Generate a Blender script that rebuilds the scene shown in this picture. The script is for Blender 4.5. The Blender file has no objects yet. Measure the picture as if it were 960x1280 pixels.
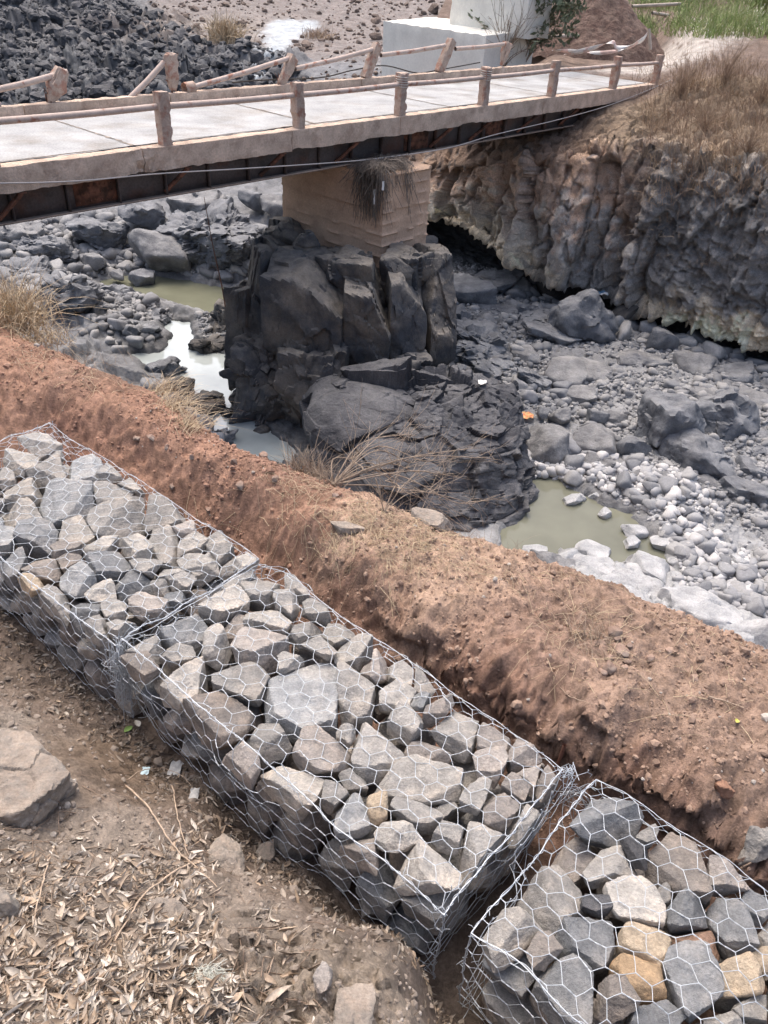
import bpy, bmesh, math, random
import numpy as np
from mathutils import Vector, Matrix
from mathutils.bvhtree import BVHTree
random.seed(7); RNG = np.random.default_rng(7)
S = bpy.context.scene; COL = S.collection
# ------------------------------------------------------------ camera, world, sun
FP, PITCH, ROLL = 960.0, math.radians(36.0), math.radians(3.7)
_f = np.array([0, math.cos(PITCH), -math.sin(PITCH)]); _r = np.array([1., 0, 0]); _u = np.cross(_r, _f)
_R = math.cos(ROLL)*_r + math.sin(ROLL)*_u; _U = -math.sin(ROLL)*_r + math.cos(ROLL)*_u
cam_d = bpy.data.cameras.new('camera'); cam = bpy.data.objects.new('camera', cam_d); COL.objects.link(cam)
cam.matrix_world = Matrix(((_R[0], _U[0], -_f[0], 0), (_R[1], _U[1], -_f[1], 0), (_R[2], _U[2], -_f[2], 0), (0, 0, 0, 1)))
cam_d.sensor_fit = 'VERTICAL'; cam_d.sensor_height = 32.0; cam_d.lens = 32.0*FP/1280.0
cam_d.clip_start = 0.05; cam_d.clip_end = 1000; S.camera = cam
W = bpy.data.worlds.new("World"); S.world = W; W.use_nodes = True
_n = W.node_tree.nodes; _bg = _n['Background']; _sky = _n.new('ShaderNodeTexSky')
_sky.sky_type = 'NISHITA'; _sky.sun_disc = False
SUN_EL, SUN_AZ = math.radians(66), math.radians(335)      # azimuth clockwise from +Y
_sky.sun_elevation = SUN_EL; _sky.sun_rotation = SUN_AZ; _sky.dust_density = 7.0; _sky.air_density = .95; _sky.ozone_density = 1.0
W.node_tree.links.new(_sky.outputs[0], _bg.inputs[0]); _bg.inputs[1].default_value = 0.15
sun_d = bpy.data.lights.new('sun', 'SUN'); sun = bpy.data.objects.new('sun', sun_d); COL.objects.link(sun)
sun_d.energy = .6; sun_d.angle = math.radians(50); sun_d.color = (1.0, .97, .93)
_sd = Vector((math.sin(SUN_AZ)*math.cos(SUN_EL), math.cos(SUN_AZ)*math.cos(SUN_EL), math.sin(SUN_EL)))
sun.rotation_euler = _sd.to_track_quat('Z', 'Y').to_euler()
S.view_settings.view_transform = 'Standard'; S.view_settings.look = 'None'; S.view_settings.gamma = 1
S.view_settings.exposure = 1.03
S.render.engine = 'CYCLES'
S.cycles.max_bounces = 5; S.cycles.diffuse_bounces = 3; S.cycles.glossy_bounces = 2; S.cycles.transmission_bounces = 2
# ------------------------------------------------------------ helpers
def ray(x, y): return _f + _R*(x-480)/FP + _U*(640-y)/FP
def atz(x, y, z): d = ray(x, y); return d*(z/d[2])
def aty(x, y, Y): d = ray(x, y); return d*(Y/d[1])
def tag(o, label=None, cat=None, group=None, kind=None):
    if label: o['label'] = label
    if cat: o['category'] = cat
    if group: o['group'] = group
    if kind: o['kind'] = kind
    return o
def link(name, me, mat=None, parent=None, loc=None):
    o = bpy.data.objects.new(name, me); COL.objects.link(o)
    if mat is not None and me is not None and not me.materials: me.materials.append(mat)
    if parent is not None: o.parent = parent
    if loc is not None: o.location = loc
    return o
def empty(name, loc=(0, 0, 0)):
    o = bpy.data.objects.new(name, None); COL.objects.link(o); o.location = loc; return o
def mesh_np(name, V, F, smooth=True, col=None):
    V = np.asarray(V, np.float32); F = np.asarray(F, np.int32); k = F.shape[1]
    me = bpy.data.meshes.new(name); me.vertices.add(len(V)); me.vertices.foreach_set('co', V.ravel())
    me.loops.add(F.size); me.loops.foreach_set('vertex_index', F.ravel())
    me.polygons.add(len(F)); me.polygons.foreach_set('loop_start', np.arange(0, F.size, k, dtype=np.int32))
    me.polygons.foreach_set('loop_total', np.full(len(F), k, np.int32))
    me.polygons.foreach_set('use_smooth', np.full(len(F), smooth))
    me.update(calc_edges=True)
    if col is not None:
        a = me.color_attributes.new('Col', 'FLOAT_COLOR', 'POINT')
        c = np.ones((len(V), 4), np.float32); c[:, :3] = col; a.data.foreach_set('color', c.ravel())
    return me
def gridF(n, m):
    i = np.arange(n-1)[:, None]*m + np.arange(m-1)[None, :]
    return np.stack([i, i+1, i+m+1, i+m], -1).reshape(-1, 4)
# ---- numpy noise
def _h(ix, iy, iz, s):
    h = (ix.astype(np.int64)*374761393 + iy.astype(np.int64)*668265263 + iz.astype(np.int64)*2147483647 + s*974634777) & 0xFFFFFFFF
    h = ((h ^ (h >> 13))*1274126177) & 0xFFFFFFFF; h = ((h ^ (h >> 15))*2246822519) & 0xFFFFFFFF
    return (h ^ (h >> 16)) & 0xFFFFFFFF
def _hf(*a): return _h(*a)/4294967296.0
def noise(p, s=0):
    i = np.floor(p); f = p-i; i = i.astype(np.int64); w = f*f*f*(f*(f*6-15)+10); r = 0
    for a in (0, 1):
        for b in (0, 1):
            for c in (0, 1):
                h = _h(i[:, 0]+a, i[:, 1]+b, i[:, 2]+c, s)
                g = ((h & 1023)/511.5-1)*(f[:, 0]-a) + (((h >> 10) & 1023)/511.5-1)*(f[:, 1]-b) + (((h >> 20) & 1023)/511.5-1)*(f[:, 2]-c)
                r = r + g*(w[:, 0] if a else 1-w[:, 0])*(w[:, 1] if b else 1-w[:, 1])*(w[:, 2] if c else 1-w[:, 2])
    return r*1.1
def fbm(p, o=4, s=0, rough=.5, ridge=False):
    r = 0; a = 1.0; t = 0
    for k in range(o):
        n = noise(p*(2.03**k)+k*17.3, s+k)
        if ridge: n = 1-2*np.abs(n)*1.6
        r = r+a*n; t += a; a *= rough
    return r/t
def worley(p, s=0, jit=.95):
    i = np.floor(p).astype(np.int64); N = len(p)
    F1 = np.full(N, 9.); F2 = np.full(N, 9.); idv = np.zeros(N); vec = np.zeros((N, 3))
    for a in (-1, 0, 1):
        for b in (-1, 0, 1):
            for c in (-1, 0, 1):
                x, y, z = i[:, 0]+a, i[:, 1]+b, i[:, 2]+c
                q = np.stack([x+.5+jit*(_hf(x, y, z, s)-.5), y+.5+jit*(_hf(x, y, z, s+1)-.5), z+.5+jit*(_hf(x, y, z, s+2)-.5)], 1)
                d = p-q; L = np.sqrt((d*d).sum(1)); m = L < F1
                F2 = np.where(m, F1, np.minimum(F2, L)); F1 = np.where(m, L, F1)
                idv = np.where(m, _hf(x, y, z, s+3), idv); vec[m] = d[m]
    return F1, F2, idv, vec
def facet(p, s=0, k=.7, cr=.10):
    """chunky broken-rock relief: every cell is a tilted plane, cracks between cells"""
    F1, F2, i, v = worley(p, s)
    t = i*6.2832*7; n = np.stack([np.cos(t), np.sin(t*1.7), np.sin(t)], 1)
    e = F2-F1
    return (i-.5)*.8 + k*(v*n).sum(1) - cr*np.exp(-(e/.05)**2), e, i
def smooth(e0, e1, x): t = np.clip((x-e0)/(e1-e0), 0, 1); return t*t*(3-2*t)
def lerp(a, b, t): return a+(b-a)*t
class RBF:
    def __init__(s, P, v, c=.3):
        s.P = np.array(P, float); s.c = c; n = len(P)
        K = -np.sqrt(((s.P[:, None]-s.P[None])**2).sum(-1)+c*c); Q = np.c_[np.ones(n), s.P]
        M = np.block([[K, Q], [Q.T, np.zeros((3, 3))]]); M[:n, :n] += np.eye(n)*1e-4
        s.w = np.linalg.solve(M, np.r_[np.array(v, float), 0, 0, 0])
    def __call__(s, X):
        out = np.empty(len(X))
        for a in range(0, len(X), 50000):
            x = X[a:a+50000]; K = -np.sqrt(((x[:, None]-s.P[None])**2).sum(-1)+s.c**2)
            out[a:a+50000] = K@s.w[:-3]+s.w[-3]+x@s.w[-2:]
        return out
def inpoly(X, poly):
    poly = np.asarray(poly); c = np.zeros(len(X), bool); x, y = X[:, 0], X[:, 1]; j = len(poly)-1
    for i in range(len(poly)):
        a, b = poly[i], poly[j]
        m = ((a[1] > y) != (b[1] > y)) & (x < (b[0]-a[0])*(y-a[1])/(b[1]-a[1]+1e-12)+a[0]); c ^= m; j = i
    return c
def polydist(X, poly):
    """signed distance, positive inside"""
    poly = np.asarray(poly, float); d = np.full(len(X), 1e9)
    for i in range(len(poly)):
        a, b = poly[i-1], poly[i]; ab = b-a; t = np.clip(((X-a)@ab)/(ab@ab+1e-9), 0, 1)
        d = np.minimum(d, np.linalg.norm(X-(a+t[:, None]*ab), axis=1))
    return np.where(inpoly(X, poly), d, -d)
def blendcol(X, pts, p=3., warp=.0, seed=5):
    """albedo map: inverse-distance blend of sampled colours; pts = [((x,y),(r,g,b)), ...]"""
    if warp: X = X+warp*np.stack([fbm(np.c_[X*.8/warp, X[:, :1]*0], 4, seed), fbm(np.c_[X*.8/warp, X[:, :1]*0+9], 4, seed+9)], 1)*2
    P = np.array([q[0] for q in pts], float)[:, :2]; C = np.array([q[1] for q in pts], float)
    out = np.empty((len(X), 3))
    for a in range(0, len(X), 50000):
        x = X[a:a+50000]; w = 1/(((x[:, None]-P[None])**2).sum(-1)+.02)**p; out[a:a+50000] = (w@C)/w.sum(1)[:, None]
    return out
# ---- materials
def mat(name, base=(.5, .5, .5), rough=.85, vcol=False, var=.25, vscale=3., fine=60., bump=.4, bscale=25., bdist=.02,
        alt=None, altscale=2., altlo=.45, althi=.6, dust=None, dustamt=.5, metal=0., spec=.3, objvar=0., coord='Object', crack=0., crackscale=6., palette=None):
    m = bpy.data.materials.new(name); m.use_nodes = True; nt = m.node_tree; N = nt.nodes; Lk = nt.links; b = N['Principled BSDF']
    b.inputs['Roughness'].default_value = rough; b.inputs['Metallic'].default_value = metal; b.inputs['Specular IOR Level'].default_value = spec
    tc = N.new('ShaderNodeTexCoord'); co = tc.outputs[coord]
    def nz(sc, det=6, ro=.6):
        t = N.new('ShaderNodeTexNoise'); t.inputs['Scale'].default_value = sc; t.inputs['Detail'].default_value = det; t.inputs['Roughness'].default_value = ro
        Lk.new(co, t.inputs['Vector']); return t.outputs[0]
    def mx(a, b_, f, ty='MIX'):
        t = N.new('ShaderNodeMix'); t.data_type = 'RGBA'; t.blend_type = ty
        for k, v in ((6, a), (7, b_)):
            if isinstance(v, tuple): t.inputs[k].default_value = (*v, 1)
            else: Lk.new(v, t.inputs[k])
        if isinstance(f, float): t.inputs[0].default_value = f
        else: Lk.new(f, t.inputs[0])
        return t.outputs[2]
    def rng(v, a, b_, c, d):
        t = N.new('ShaderNodeMapRange'); Lk.new(v, t.inputs[0])
        for k, q in zip((1, 2, 3, 4), (a, b_, c, d)): t.inputs[k].default_value = q
        return t.outputs[0]
    if vcol: t = N.new('ShaderNodeVertexColor'); t.layer_name = 'Col'; c = t.outputs[0]
    else: c = base
    if palette:                                            # every object its own colour
        oi = N.new('ShaderNodeObjectInfo'); r = N.new('ShaderNodeValToRGB'); r.color_ramp.interpolation = 'CONSTANT'
        while len(r.color_ramp.elements) < len(palette): r.color_ramp.elements.new(.5)
        for i, q in enumerate(palette): r.color_ramp.elements[i].position = i/len(palette); r.color_ramp.elements[i].color = (*q, 1)
        Lk.new(oi.outputs['Random'], r.inputs[0]); c = r.outputs[0]
    if alt is not None: c = mx(c, alt, rng(nz(altscale), altlo, althi, 0, 1))
    if dust is not None:
        g = N.new('ShaderNodeNewGeometry'); s = N.new('ShaderNodeSeparateXYZ'); Lk.new(g.outputs['Normal'], s.inputs[0])
        mth = N.new('ShaderNodeMath'); mth.operation = 'MULTIPLY'
        Lk.new(rng(s.outputs[2], .35, .95, 0, dustamt), mth.inputs[0]); Lk.new(rng(nz(vscale*2.3), .3, .65, .25, 1), mth.inputs[1])
        c = mx(c, dust, mth.outputs[0])
    h = N.new('ShaderNodeHueSaturation')
    if isinstance(c, tuple): h.inputs['Color'].default_value = (*c, 1)
    else: Lk.new(c, h.inputs['Color'])
    v1 = rng(nz(vscale), .3, .7, 1-var, 1+var); v2 = rng(nz(fine, 4, .7), .3, .7, 1-var*.9, 1+var*.9)
    mm = N.new('ShaderNodeMath'); mm.operation = 'MULTIPLY'; Lk.new(v1, mm.inputs[0]); Lk.new(v2, mm.inputs[1]); val = mm.outputs[0]
    if objvar:
        oi = N.new('ShaderNodeObjectInfo'); m2 = N.new('ShaderNodeMath'); m2.operation = 'MULTIPLY'
        Lk.new(rng(oi.outputs['Random'], 0, 1, 1-objvar, 1+objvar), m2.inputs[0]); Lk.new(val, m2.inputs[1]); val = m2.outputs[0]
    Lk.new(val, h.inputs['Value']); Lk.new(h.outputs[0], b.inputs['Base Color'])
    if bump:
        bp = N.new('ShaderNodeBump'); bp.inputs['Strength'].default_value = bump; bp.inputs['Distance'].default_value = bdist
        hh = nz(bscale, 8, .7)
        if crack:
            vo = N.new('ShaderNodeTexVoronoi'); vo.feature = 'DISTANCE_TO_EDGE'; vo.inputs['Scale'].default_value = crackscale; Lk.new(co, vo.inputs['Vector'])
            k = rng(vo.outputs[0], 0, .06, -crack, 0); ad = N.new('ShaderNodeMath'); Lk.new(hh, ad.inputs[0]); Lk.new(k, ad.inputs[1]); hh = ad.outputs[0]
        Lk.new(hh, bp.inputs['Height']); Lk.new(bp.outputs[0], b.inputs['Normal'])
    return m
# ---- solids
_ico = {}
def ico(n):
    if n not in _ico:
        bm = bmesh.new(); bmesh.ops.create_icosphere(bm, subdivisions=n, radius=1); bm.verts.ensure_lookup_table()
        _ico[n] = (np.array([v.co[:] for v in bm.verts]), np.array([[v.index for v in f.verts] for f in bm.faces])); bm.free()
        v = _ico[n][0]; v /= np.linalg.norm(v, axis=1)[:, None]
    return _ico[n]
def rot3(rz, rx=0, ry=0):
    a = Matrix.Rotation(rz, 3, 'Z') @ Matrix.Rotation(rx, 3, 'X') @ Matrix.Rotation(ry, 3, 'Y'); return np.array(a)
def polyrock(axes, planes=12, lo=.62, hi=.95, R=None, seed=0, sub=4, extra=None, nz=.02, nscale=9., edge=60., flat=None, lump=0.):
    """angular rock: a convex body cut by random planes; extra = [(normal, distance)] more planes"""
    rg = np.random.default_rng(seed); D, Fc = ico(sub); ax = np.array(axes, float); R = np.eye(3) if R is None else R
    Ns = rg.normal(size=(planes, 3)); Ns /= np.linalg.norm(Ns, axis=1)[:, None]
    dd = np.sqrt(((Ns*ax)**2).sum(1))*rg.uniform(lo, hi, planes)
    Ns = np.r_[Ns, np.eye(3), -np.eye(3)]; dd = np.r_[dd, ax, ax]
    Ns = Ns@R.T
    if extra: Ns = np.r_[Ns, np.array([e[0] for e in extra])]; dd = np.r_[dd, np.array([e[1] for e in extra])]
    Dw = (D*ax)@R.T; Dw = Dw/np.linalg.norm(Dw, axis=1)[:, None]
    q = (Dw@Ns.T)/dd[None]; q = np.maximum(q, 1e-6)
    m = q.max(1); r = 1/(m*(np.exp((q/m[:, None]-1)*edge).sum(1))**(1/edge))
    V = Dw*r[:, None]; sz = ax.mean()
    off = seed*3.7 % 50
    if lump: V = V*(1+lump*fbm(V/sz*1.3+off, 3, seed))[:, None]
    V = V+Dw*(nz*sz*fbm(V*nscale+off, 5, seed % 97, .6)*2)[:, None]
    return V, Fc
def tube(pts, r, k=5, closed=False):
    P = np.array(pts, float); n = len(P); r = np.broadcast_to(np.asarray(r, float), (n,))
    T = np.gradient(P, axis=0); T /= np.linalg.norm(T, axis=1)[:, None]+1e-9
    ref = np.where(np.abs(T[:, 2:3]) > .9, np.array([[1., 0, 0]]), np.array([[0, 0, 1.]]))
    A = np.cross(T, ref); A /= np.linalg.norm(A, axis=1)[:, None]+1e-9; B = np.cross(T, A)
    a = np.arange(k)*2*np.pi/k
    V = (P[:, None]+r[:, None, None]*(A[:, None]*np.cos(a)[None, :, None]+B[:, None]*np.sin(a)[None, :, None])).reshape(-1, 3)
    F = []
    for i in range(n-1):
        for j in range(k): F.append((i*k+j, i*k+(j+1) % k, (i+1)*k+(j+1) % k, (i+1)*k+j))
    F = F+[(0, 2, 1, 0) if False else (0, 1, 2, 2)][:0]
    return V, np.array(F)
class MB:
    """collects vertex / face arrays into one mesh"""
    def __init__(s): s.V = []; s.F = []; s.n = 0
    def add(s, V, F):
        V = np.asarray(V, float); F = np.asarray(F); 
        if F.shape[1] == 3: F = np.c_[F, F[:, 2]]; 
        s.V.append(V); s.F.append(F+s.n); s.n += len(V); return s
    def box(s, c, d, R=None):
        x = np.array([[i, j, k] for i in (-.5, .5) for j in (-.5, .5) for k in (-.5, .5)])*np.array(d, float)
        if R is not None: x = x@R.T
        F = [(0, 1, 3, 2), (4, 6, 7, 5), (0, 4, 5, 1), (2, 3, 7, 6), (0, 2, 6, 4), (1, 5, 7, 3)]
        return s.add(x+np.array(c), np.array(F))
    def tube(s, pts, r, k=5): return s.add(*tube(pts, r, k))
    def mesh(s, name, smooth=True):
        V = np.concatenate(s.V); F = np.concatenate(s.F); tri = F[:, 2] == F[:, 3]
        me = bpy.data.meshes.new(name); fl = np.where(tri, 3, 4)
        mask = np.ones(F.shape, bool); mask[tri, 3] = False; L = F[mask]
        me.vertices.add(len(V)); me.vertices.foreach_set('co', V.astype(np.float32).ravel())
        me.loops.add(len(L)); me.loops.foreach_set('vertex_index', L.astype(np.int32))
        me.polygons.add(len(F)); me.polygons.foreach_set('loop_start', np.r_[0, np.cumsum(fl)[:-1]].astype(np.int32))
        me.polygons.foreach_set('loop_total', fl.astype(np.int32)); me.polygons.foreach_set('use_smooth', np.full(len(F), smooth)); me.update(calc_edges=True)
        return me
    def build(s, name, m, parent=None, smooth=True): return link(name, s.mesh(name, smooth), m, parent)
def autosharp(o, ang=35):
    me = o.data; me.polygons.foreach_set('use_smooth', np.ones(len(me.polygons), bool)); me.set_sharp_from_angle(angle=math.radians(ang)); return o
def roughbox(L, Wd, H, seg=.12, amp=.01, seed=0, bev=.015):
    """weathered concrete bar: subdivided box with worn, chipped edges; origin at centre"""
    def ax(l): n = max(2, int(l/seg)+1); return np.linspace(-l/2, l/2, n)
    V = []; F = []; b = 0
    for d in range(3):
        dims = [L, Wd, H]; u, v = [k for k in range(3) if k != d]; U, Vv = np.meshgrid(ax(dims[u]), ax(dims[v]), indexing='ij')
        for sg in (-1, 1):
            P = np.zeros((U.size, 3)); P[:, u] = U.ravel(); P[:, v] = Vv.ravel(); P[:, d] = sg*dims[d]/2
            f = gridF(*U.shape); f = f if (sg > 0) ^ (d == 1) else f[:, ::-1]
            V.append(P); F.append(f+b); b += len(P)
    V = np.concatenate(V); F = np.concatenate(F)
    V2 = V + amp*np.stack([fbm(V*5+seed+k*31, 3, seed % 50) for k in range(3)], 1)*2
    e = (np.abs(V) > np.array([L, Wd, H])/2-1e-4).sum(1); n = fbm(V*4+seed*1.3, 4, 3)
    V2 = np.where((e >= 2)[:, None], V2*1.0-np.sign(V)*(bev*np.clip(.4+n*4, 0, 3))[:, None]*(np.abs(V) > np.array([L, Wd, H])/2-1e-4), V2)
    return V2, F
# ------------------------------------------------------------ near bank: foreground slope, trench, red soil berm
GA = np.array([.26, 1.39]); GG = np.array([.77, -.64]); GN = np.array([.64, .77])
def ST(s, t): return GA+np.multiply.outer(s, GG)+np.multiply.outer(t, GN)
def toST(p): q = np.asarray(p)[..., :2]-GA; return np.stack([q@GG, q@GN], -1)
CREST = [(-9, 1.2), (-5.8, 1.3), (-4.74, 1.42), (-4.01, 1.52), (-3.29, 1.42), (-2.43, 1.59), (-1.95, 1.7), (-1.54, 1.76), (-1.06, 1.91), (-.68, 2.0), (-.1, 2.11), (.43, 2.16), (1.2, 2.25), (3, 2.4)]
WALL = [(-9, .2), (-5.5, .6), (-4.2, 1.05), (-2.66, 1.26), (-1.63, 1.2), (-.81, 1.13), (-.34, 1.10), (.26, 1.14), (.77, 1.12), (1.3, 1.1), (3, 1.1)]
def crest(s): return np.interp(s, *zip(*CREST))
def wall(s): return np.interp(s, *zip(*WALL))
_P = []; _z = []
def ptst(s, t, z): _P.append((s, t)); _z.append(z)
def ptpx(x, y, z): q = toST(atz(x, y, z)); _P.append(tuple(q)); _z.append(z)
for x, y, z in ((0, 760, -3.2), (0, 850, -3.12), (0, 905, -2.78), (95, 960, -2.82), (60, 1050, -2.72), (60, 900, -3.05), (150, 880, -3.32), (110, 900, -3.2), (210, 960, -3.34), (300, 1040, -3.32), (330, 1060, -3.32),
                (440, 1150, -3.28), (530, 1215, -3.28), (100, 1100, -2.52), (0, 1280, -2.1), (0, 1100, -2.45), (240, 1270, -2.22), (400, 1270, -2.38), (498, 1175, -2.98), (528, 1215, -2.95), (530, 1275, -2.85),
                (545, 1260, -3.25), (570, 1278, -3.3), (300, 1130, -2.8), (200, 1050, -2.85), (250, 1010, -3.1), (370, 1120, -2.98), (410, 1145, -3.08), (200, 1150, -2.55), (300, 1200, -2.45), (180, 1000, -3.08), (120, 1010, -2.8)): ptpx(x, y, z)
for x, y, z in ((430, 1175, -2.66), (385, 1150, -2.78), (475, 1200, -2.62), (440, 1250, -2.40), (350, 1200, -2.55), (505, 1250, -2.58)): ptpx(x, y, z)
for s, t, z in ((.69, -1.24, -1.65), (.69, -2.6, -1.5), (-1.5, -2.4, -1.55), (-4, -2, -1.9), (-3.5, -1.0, -2.6), (-8, -2.5, -2.1), (3, -1.2, -1.8), (3, -2.6, -1.6), (2.2, -.3, -3.1), (1.2, -.35, -2.9), (.8, -.5, -2.6), (-9, -.5, -2.9), (-5, -.4, -3.0), (-5, .3, -3.0)): ptst(s, t, z)
for s in np.arange(-4, 3.1, .5): ptst(s, .15, -3.32); ptst(s, .7, -3.32)
for s in (-9, -7.5, -6, -5.2, -4.5, -4, -3.5, -3, -2.5, -2, -1.5, -1, -.5, 0, .5, 1, 1.5, 2.2, 3):
    c = float(crest(s)); w = float(wall(s)); d = 0 if s > -3.2 else .06
    ptst(s, max(w-.17, .55), -3.2+d*2); ptst(s, w+.0, -2.93); ptst(s, w+.07, -2.79+.02); ptst(s, (w+c)/2, -2.74); ptst(s, c-.02, -2.75); ptst(s, c+.3, -3.02)
    ptst(s, c+1.0, -4.1); ptst(s, c+2.2, -6.0); ptst(s, c+4, -8.4); ptst(s, c+5.6, -10.4); ptst(s, c+8, -11)
_bank = RBF(_P, _z, .05)
def bank_relief(X):
    """X = (s,t); returns relief to add"""
    s, t = X[:, 0], X[:, 1]; p = np.c_[ST(s, t) if False else GA+s[:, None]*GG+t[:, None]*GN, s*0]
    big = fbm(p*1.6+3, 4, 11)*.07; med = fbm(p*6, 5, 12, .7)*.07; fine = fbm(p*22, 3, 13, .75)*.034
    w = wall(s); dw = t-w+.06*fbm(p*3, 3, 8)*3
    face = np.exp(-((dw-.0)/.13)**2)                                 # broken, crumbling trench wall
    cl = fbm(p*np.array([9., 9, 9]), 4, 21, .55, True)
    lump = np.clip(fbm(p*10, 4, 31, .7), 0, 1)*.2+.03*facet(p*14, 32)[0]
    berm = smooth(.75, 1.0, t); rug = smooth(-1.9, -.4, s)*.6+.4
    return big*(.4+.6*berm)+med*(1.1+.5*berm*rug)+fine+face*(cl*.11-.03)*rug*1.2+lump*berm*rug*.5+np.exp(-(((s+.05)/.45)**2+((t+.62)/.3)**2))*(.05+.28*fbm(p*7, 5, 66, .7)+.08*facet(p*8, 67)[0])
def bankz(P2):
    X = toST(P2); return _bank(X)+bank_relief(X)
sv = np.unique(np.r_[np.linspace(-9, -5.5, 60), np.linspace(-5.5, -3, 170), np.linspace(-3, 1.6, 420), np.linspace(1.6, 3.2, 50)])
tv = np.unique(np.r_[np.linspace(-3, -1.6, 30), np.linspace(-1.6, 2.35, 360), np.linspace(2.35, 3.5, 40), np.linspace(3.5, 9, 50)])
SS, TT = np.meshgrid(sv, tv, indexing='ij'); X = np.c_[SS.ravel(), TT.ravel()]
P2 = GA+X[:, :1]*GG+X[:, 1:]*GN; z = bankz(P2); V = np.c_[P2, z]
# push the crumbling wall face sideways a little so that it overhangs in places
dw = X[:, 1]-wall(X[:, 0]); fc = np.exp(-((dw-.03)/.09)**2)*smooth(-2.2, -.6, X[:, 0])
V[:, :2] -= (GN[None]*(fc*(.07+.24*fbm(V*6, 5, 77, .65)))[:, None])
red = (.315, .192, .137); redd = (.235, .145, .106); tan = (.385, .275, .205); brn = (.31, .218, .166); gry = (.29, .25, .21); fg = (.235, .197, .163); fg2 = (.165, .13, .106)
CP = [((-5, 1.2), red), ((-4, 1.2), red), ((-3, 1.3), red), ((-2.2, 1.25), red), ((-1.5, 1.0), redd), ((-.6, 1.0), redd), ((0.2, .98), (.19, .12, .09)), ((1, 1.0), (.2, .13, .10)), ((2, 1.0), brn),
      ((-1.6, 1.5), tan), ((-1.0, 1.55), tan), ((-.5, 1.5), (.27, .185, .142)), ((-.4, 1.9), brn), ((.1, 1.5), (.30, .215, .165)), ((.4, 2), brn), ((.8, 1.5), (.28, .20, .155)), ((1.5, 1.7), brn), ((-2.5, 1.5), (.25, .155, .115)),
      ((-4.6, 1.45), (.27, .175, .13)), ((-4, .9), (.24, .138, .10)), ((-5.5, .9), red),
      ((-3, -.5), fg2), ((-2, -.3), fg2), ((-1.6, -.4), (.185, .14, .105)), ((-1, -.25), fg2), ((-.3, -.2), fg2), ((.3, -.1), fg2), ((-1, -.6), fg), ((-.4, -.5), fg), ((-.5, -1), fg), ((0, -.5), (.27, .225, .18)), ((.3, -.6), fg), ((-1.8, -.7), gry), ((-2, -1.2), gry), ((1, -1), fg), ((1.5, -.5), fg2), ((0, .4), fg2), ((-2, .4), fg2), ((-4, .2), fg2),
      ((-3, 4), brn), ((0, 4), brn), ((3, 4), brn), ((-6, 3), brn)]
colr = blendcol(X, CP, 2.5, .12)
colr *= (1+.4*fbm(V*2.2, 4, 44)+.35*fbm(V*9, 3, 45)+.3*fbm(V*30, 2, 46))[:, None]
M_soil = mat('soil', vcol=True, var=.3, vscale=11, fine=85, bump=.9, bscale=60, bdist=.016, rough=.95, spec=.1)
near_bank = link('near_bank_ground', mesh_np('near_bank_ground', V, gridF(*SS.shape)[:, ::-1], True, np.clip(colr, .01, .8)), M_soil); tag(near_bank, kind='structure')
BANKV, BANKF = V, gridF(*SS.shape)
BANK = BVHTree.FromPolygons(BANKV.tolist(), BANKF.tolist())
# ------------------------------------------------------------ river bed and the slopes behind the bridge
WZ = -9.8
def pxp(poly, z=WZ): return np.array([atz(x, y, z)[:2] for x, y in poly])
POOLS = {
 'upper': [(118, 352), (150, 345), (190, 344), (245, 352), (310, 366), (330, 385), (300, 392), (262, 394), (222, 382), (170, 372), (132, 362)],
 'middle': [(196, 398), (238, 403), (246, 428), (286, 444), (306, 470), (300, 500), (318, 522), (345, 540), (372, 560), (372, 580), (300, 575), (250, 520), (222, 482), (188, 466), (160, 442), (200, 440), (214, 420)],
 'right': [(650, 592), (700, 598), (745, 628), (790, 642), (812, 662), (835, 690), (842, 722), (815, 715), (790, 700), (765, 706), (700, 690), (668, 718), (620, 705), (630, 640)],
 'corner': [(905, 868), (960, 850), (1000, 870), (960, 900), (910, 890)]}
POOLW = {k: pxp(v) for k, v in POOLS.items()}
FPn = []; FZ = []
def fz(x, y, z): FPn.append(tuple(atz(x, y, z)[:2])); FZ.append(z)
def fy(x, y, Y): q = aty(x, y, Y); FPn.append(tuple(q[:2])); FZ.append(q[2])
for q in ((20, 300, -8.8), (60, 330, -9.2), (110, 330, -9.5), (180, 330, -9.6), (100, 390, -9.2), (150, 400, -9.3), (180, 420, -9.5), (230, 395, -9.55), (260, 300, -9.2), (330, 300, -9.2), (50, 380, -9.0), (280, 420, -9.3), (200, 480, -9.6),
          (250, 500, -9.6), (280, 540, -9.7), (400, 580, -9.9), (560, 300, -9.5), (600, 340, -9.4), (640, 370, -9.35), (700, 390, -9.4), (600, 400, -9.2), (560, 440, -9.2), (620, 440, -9.2), (700, 430, -9.35), (760, 420, -9.3), (850, 440, -9.3), (930, 470, -9.3),
          (680, 500, -9.45), (760, 520, -9.4), (860, 600, -9.3), (940, 560, -9.2), (760, 600, -9.55), (840, 660, -9.6), (900, 700, -9.6), (950, 640, -9.5), (700, 720, -9.5), (780, 730, -9.5), (850, 760, -9.45), (940, 790, -9.45), (880, 730, -9.7), (960, 830, -9.6), (1040, 700, -9.4), (1040, 500, -9.2), (600, 650, -9.8), (500, 600, -9.9), (620, 560, -9.7)): fz(*q)
for q in ((0, 268, 29), (0, 230, 32), (120, 240, 33), (250, 235, 34), (350, 230, 35), (0, 140, 37), (0, 60, 46), (0, 0, 56), (150, 130, 38), (150, 60, 48), (150, 0, 58), (300, 120, 40), (300, 60, 49), (300, 0, 60), (400, 110, 41), (420, 50, 52), (450, 0, 62), (-200, 150, 36), (-200, 0, 56), (520, 85, 45), (560, 0, 62)): fy(*q)
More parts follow.
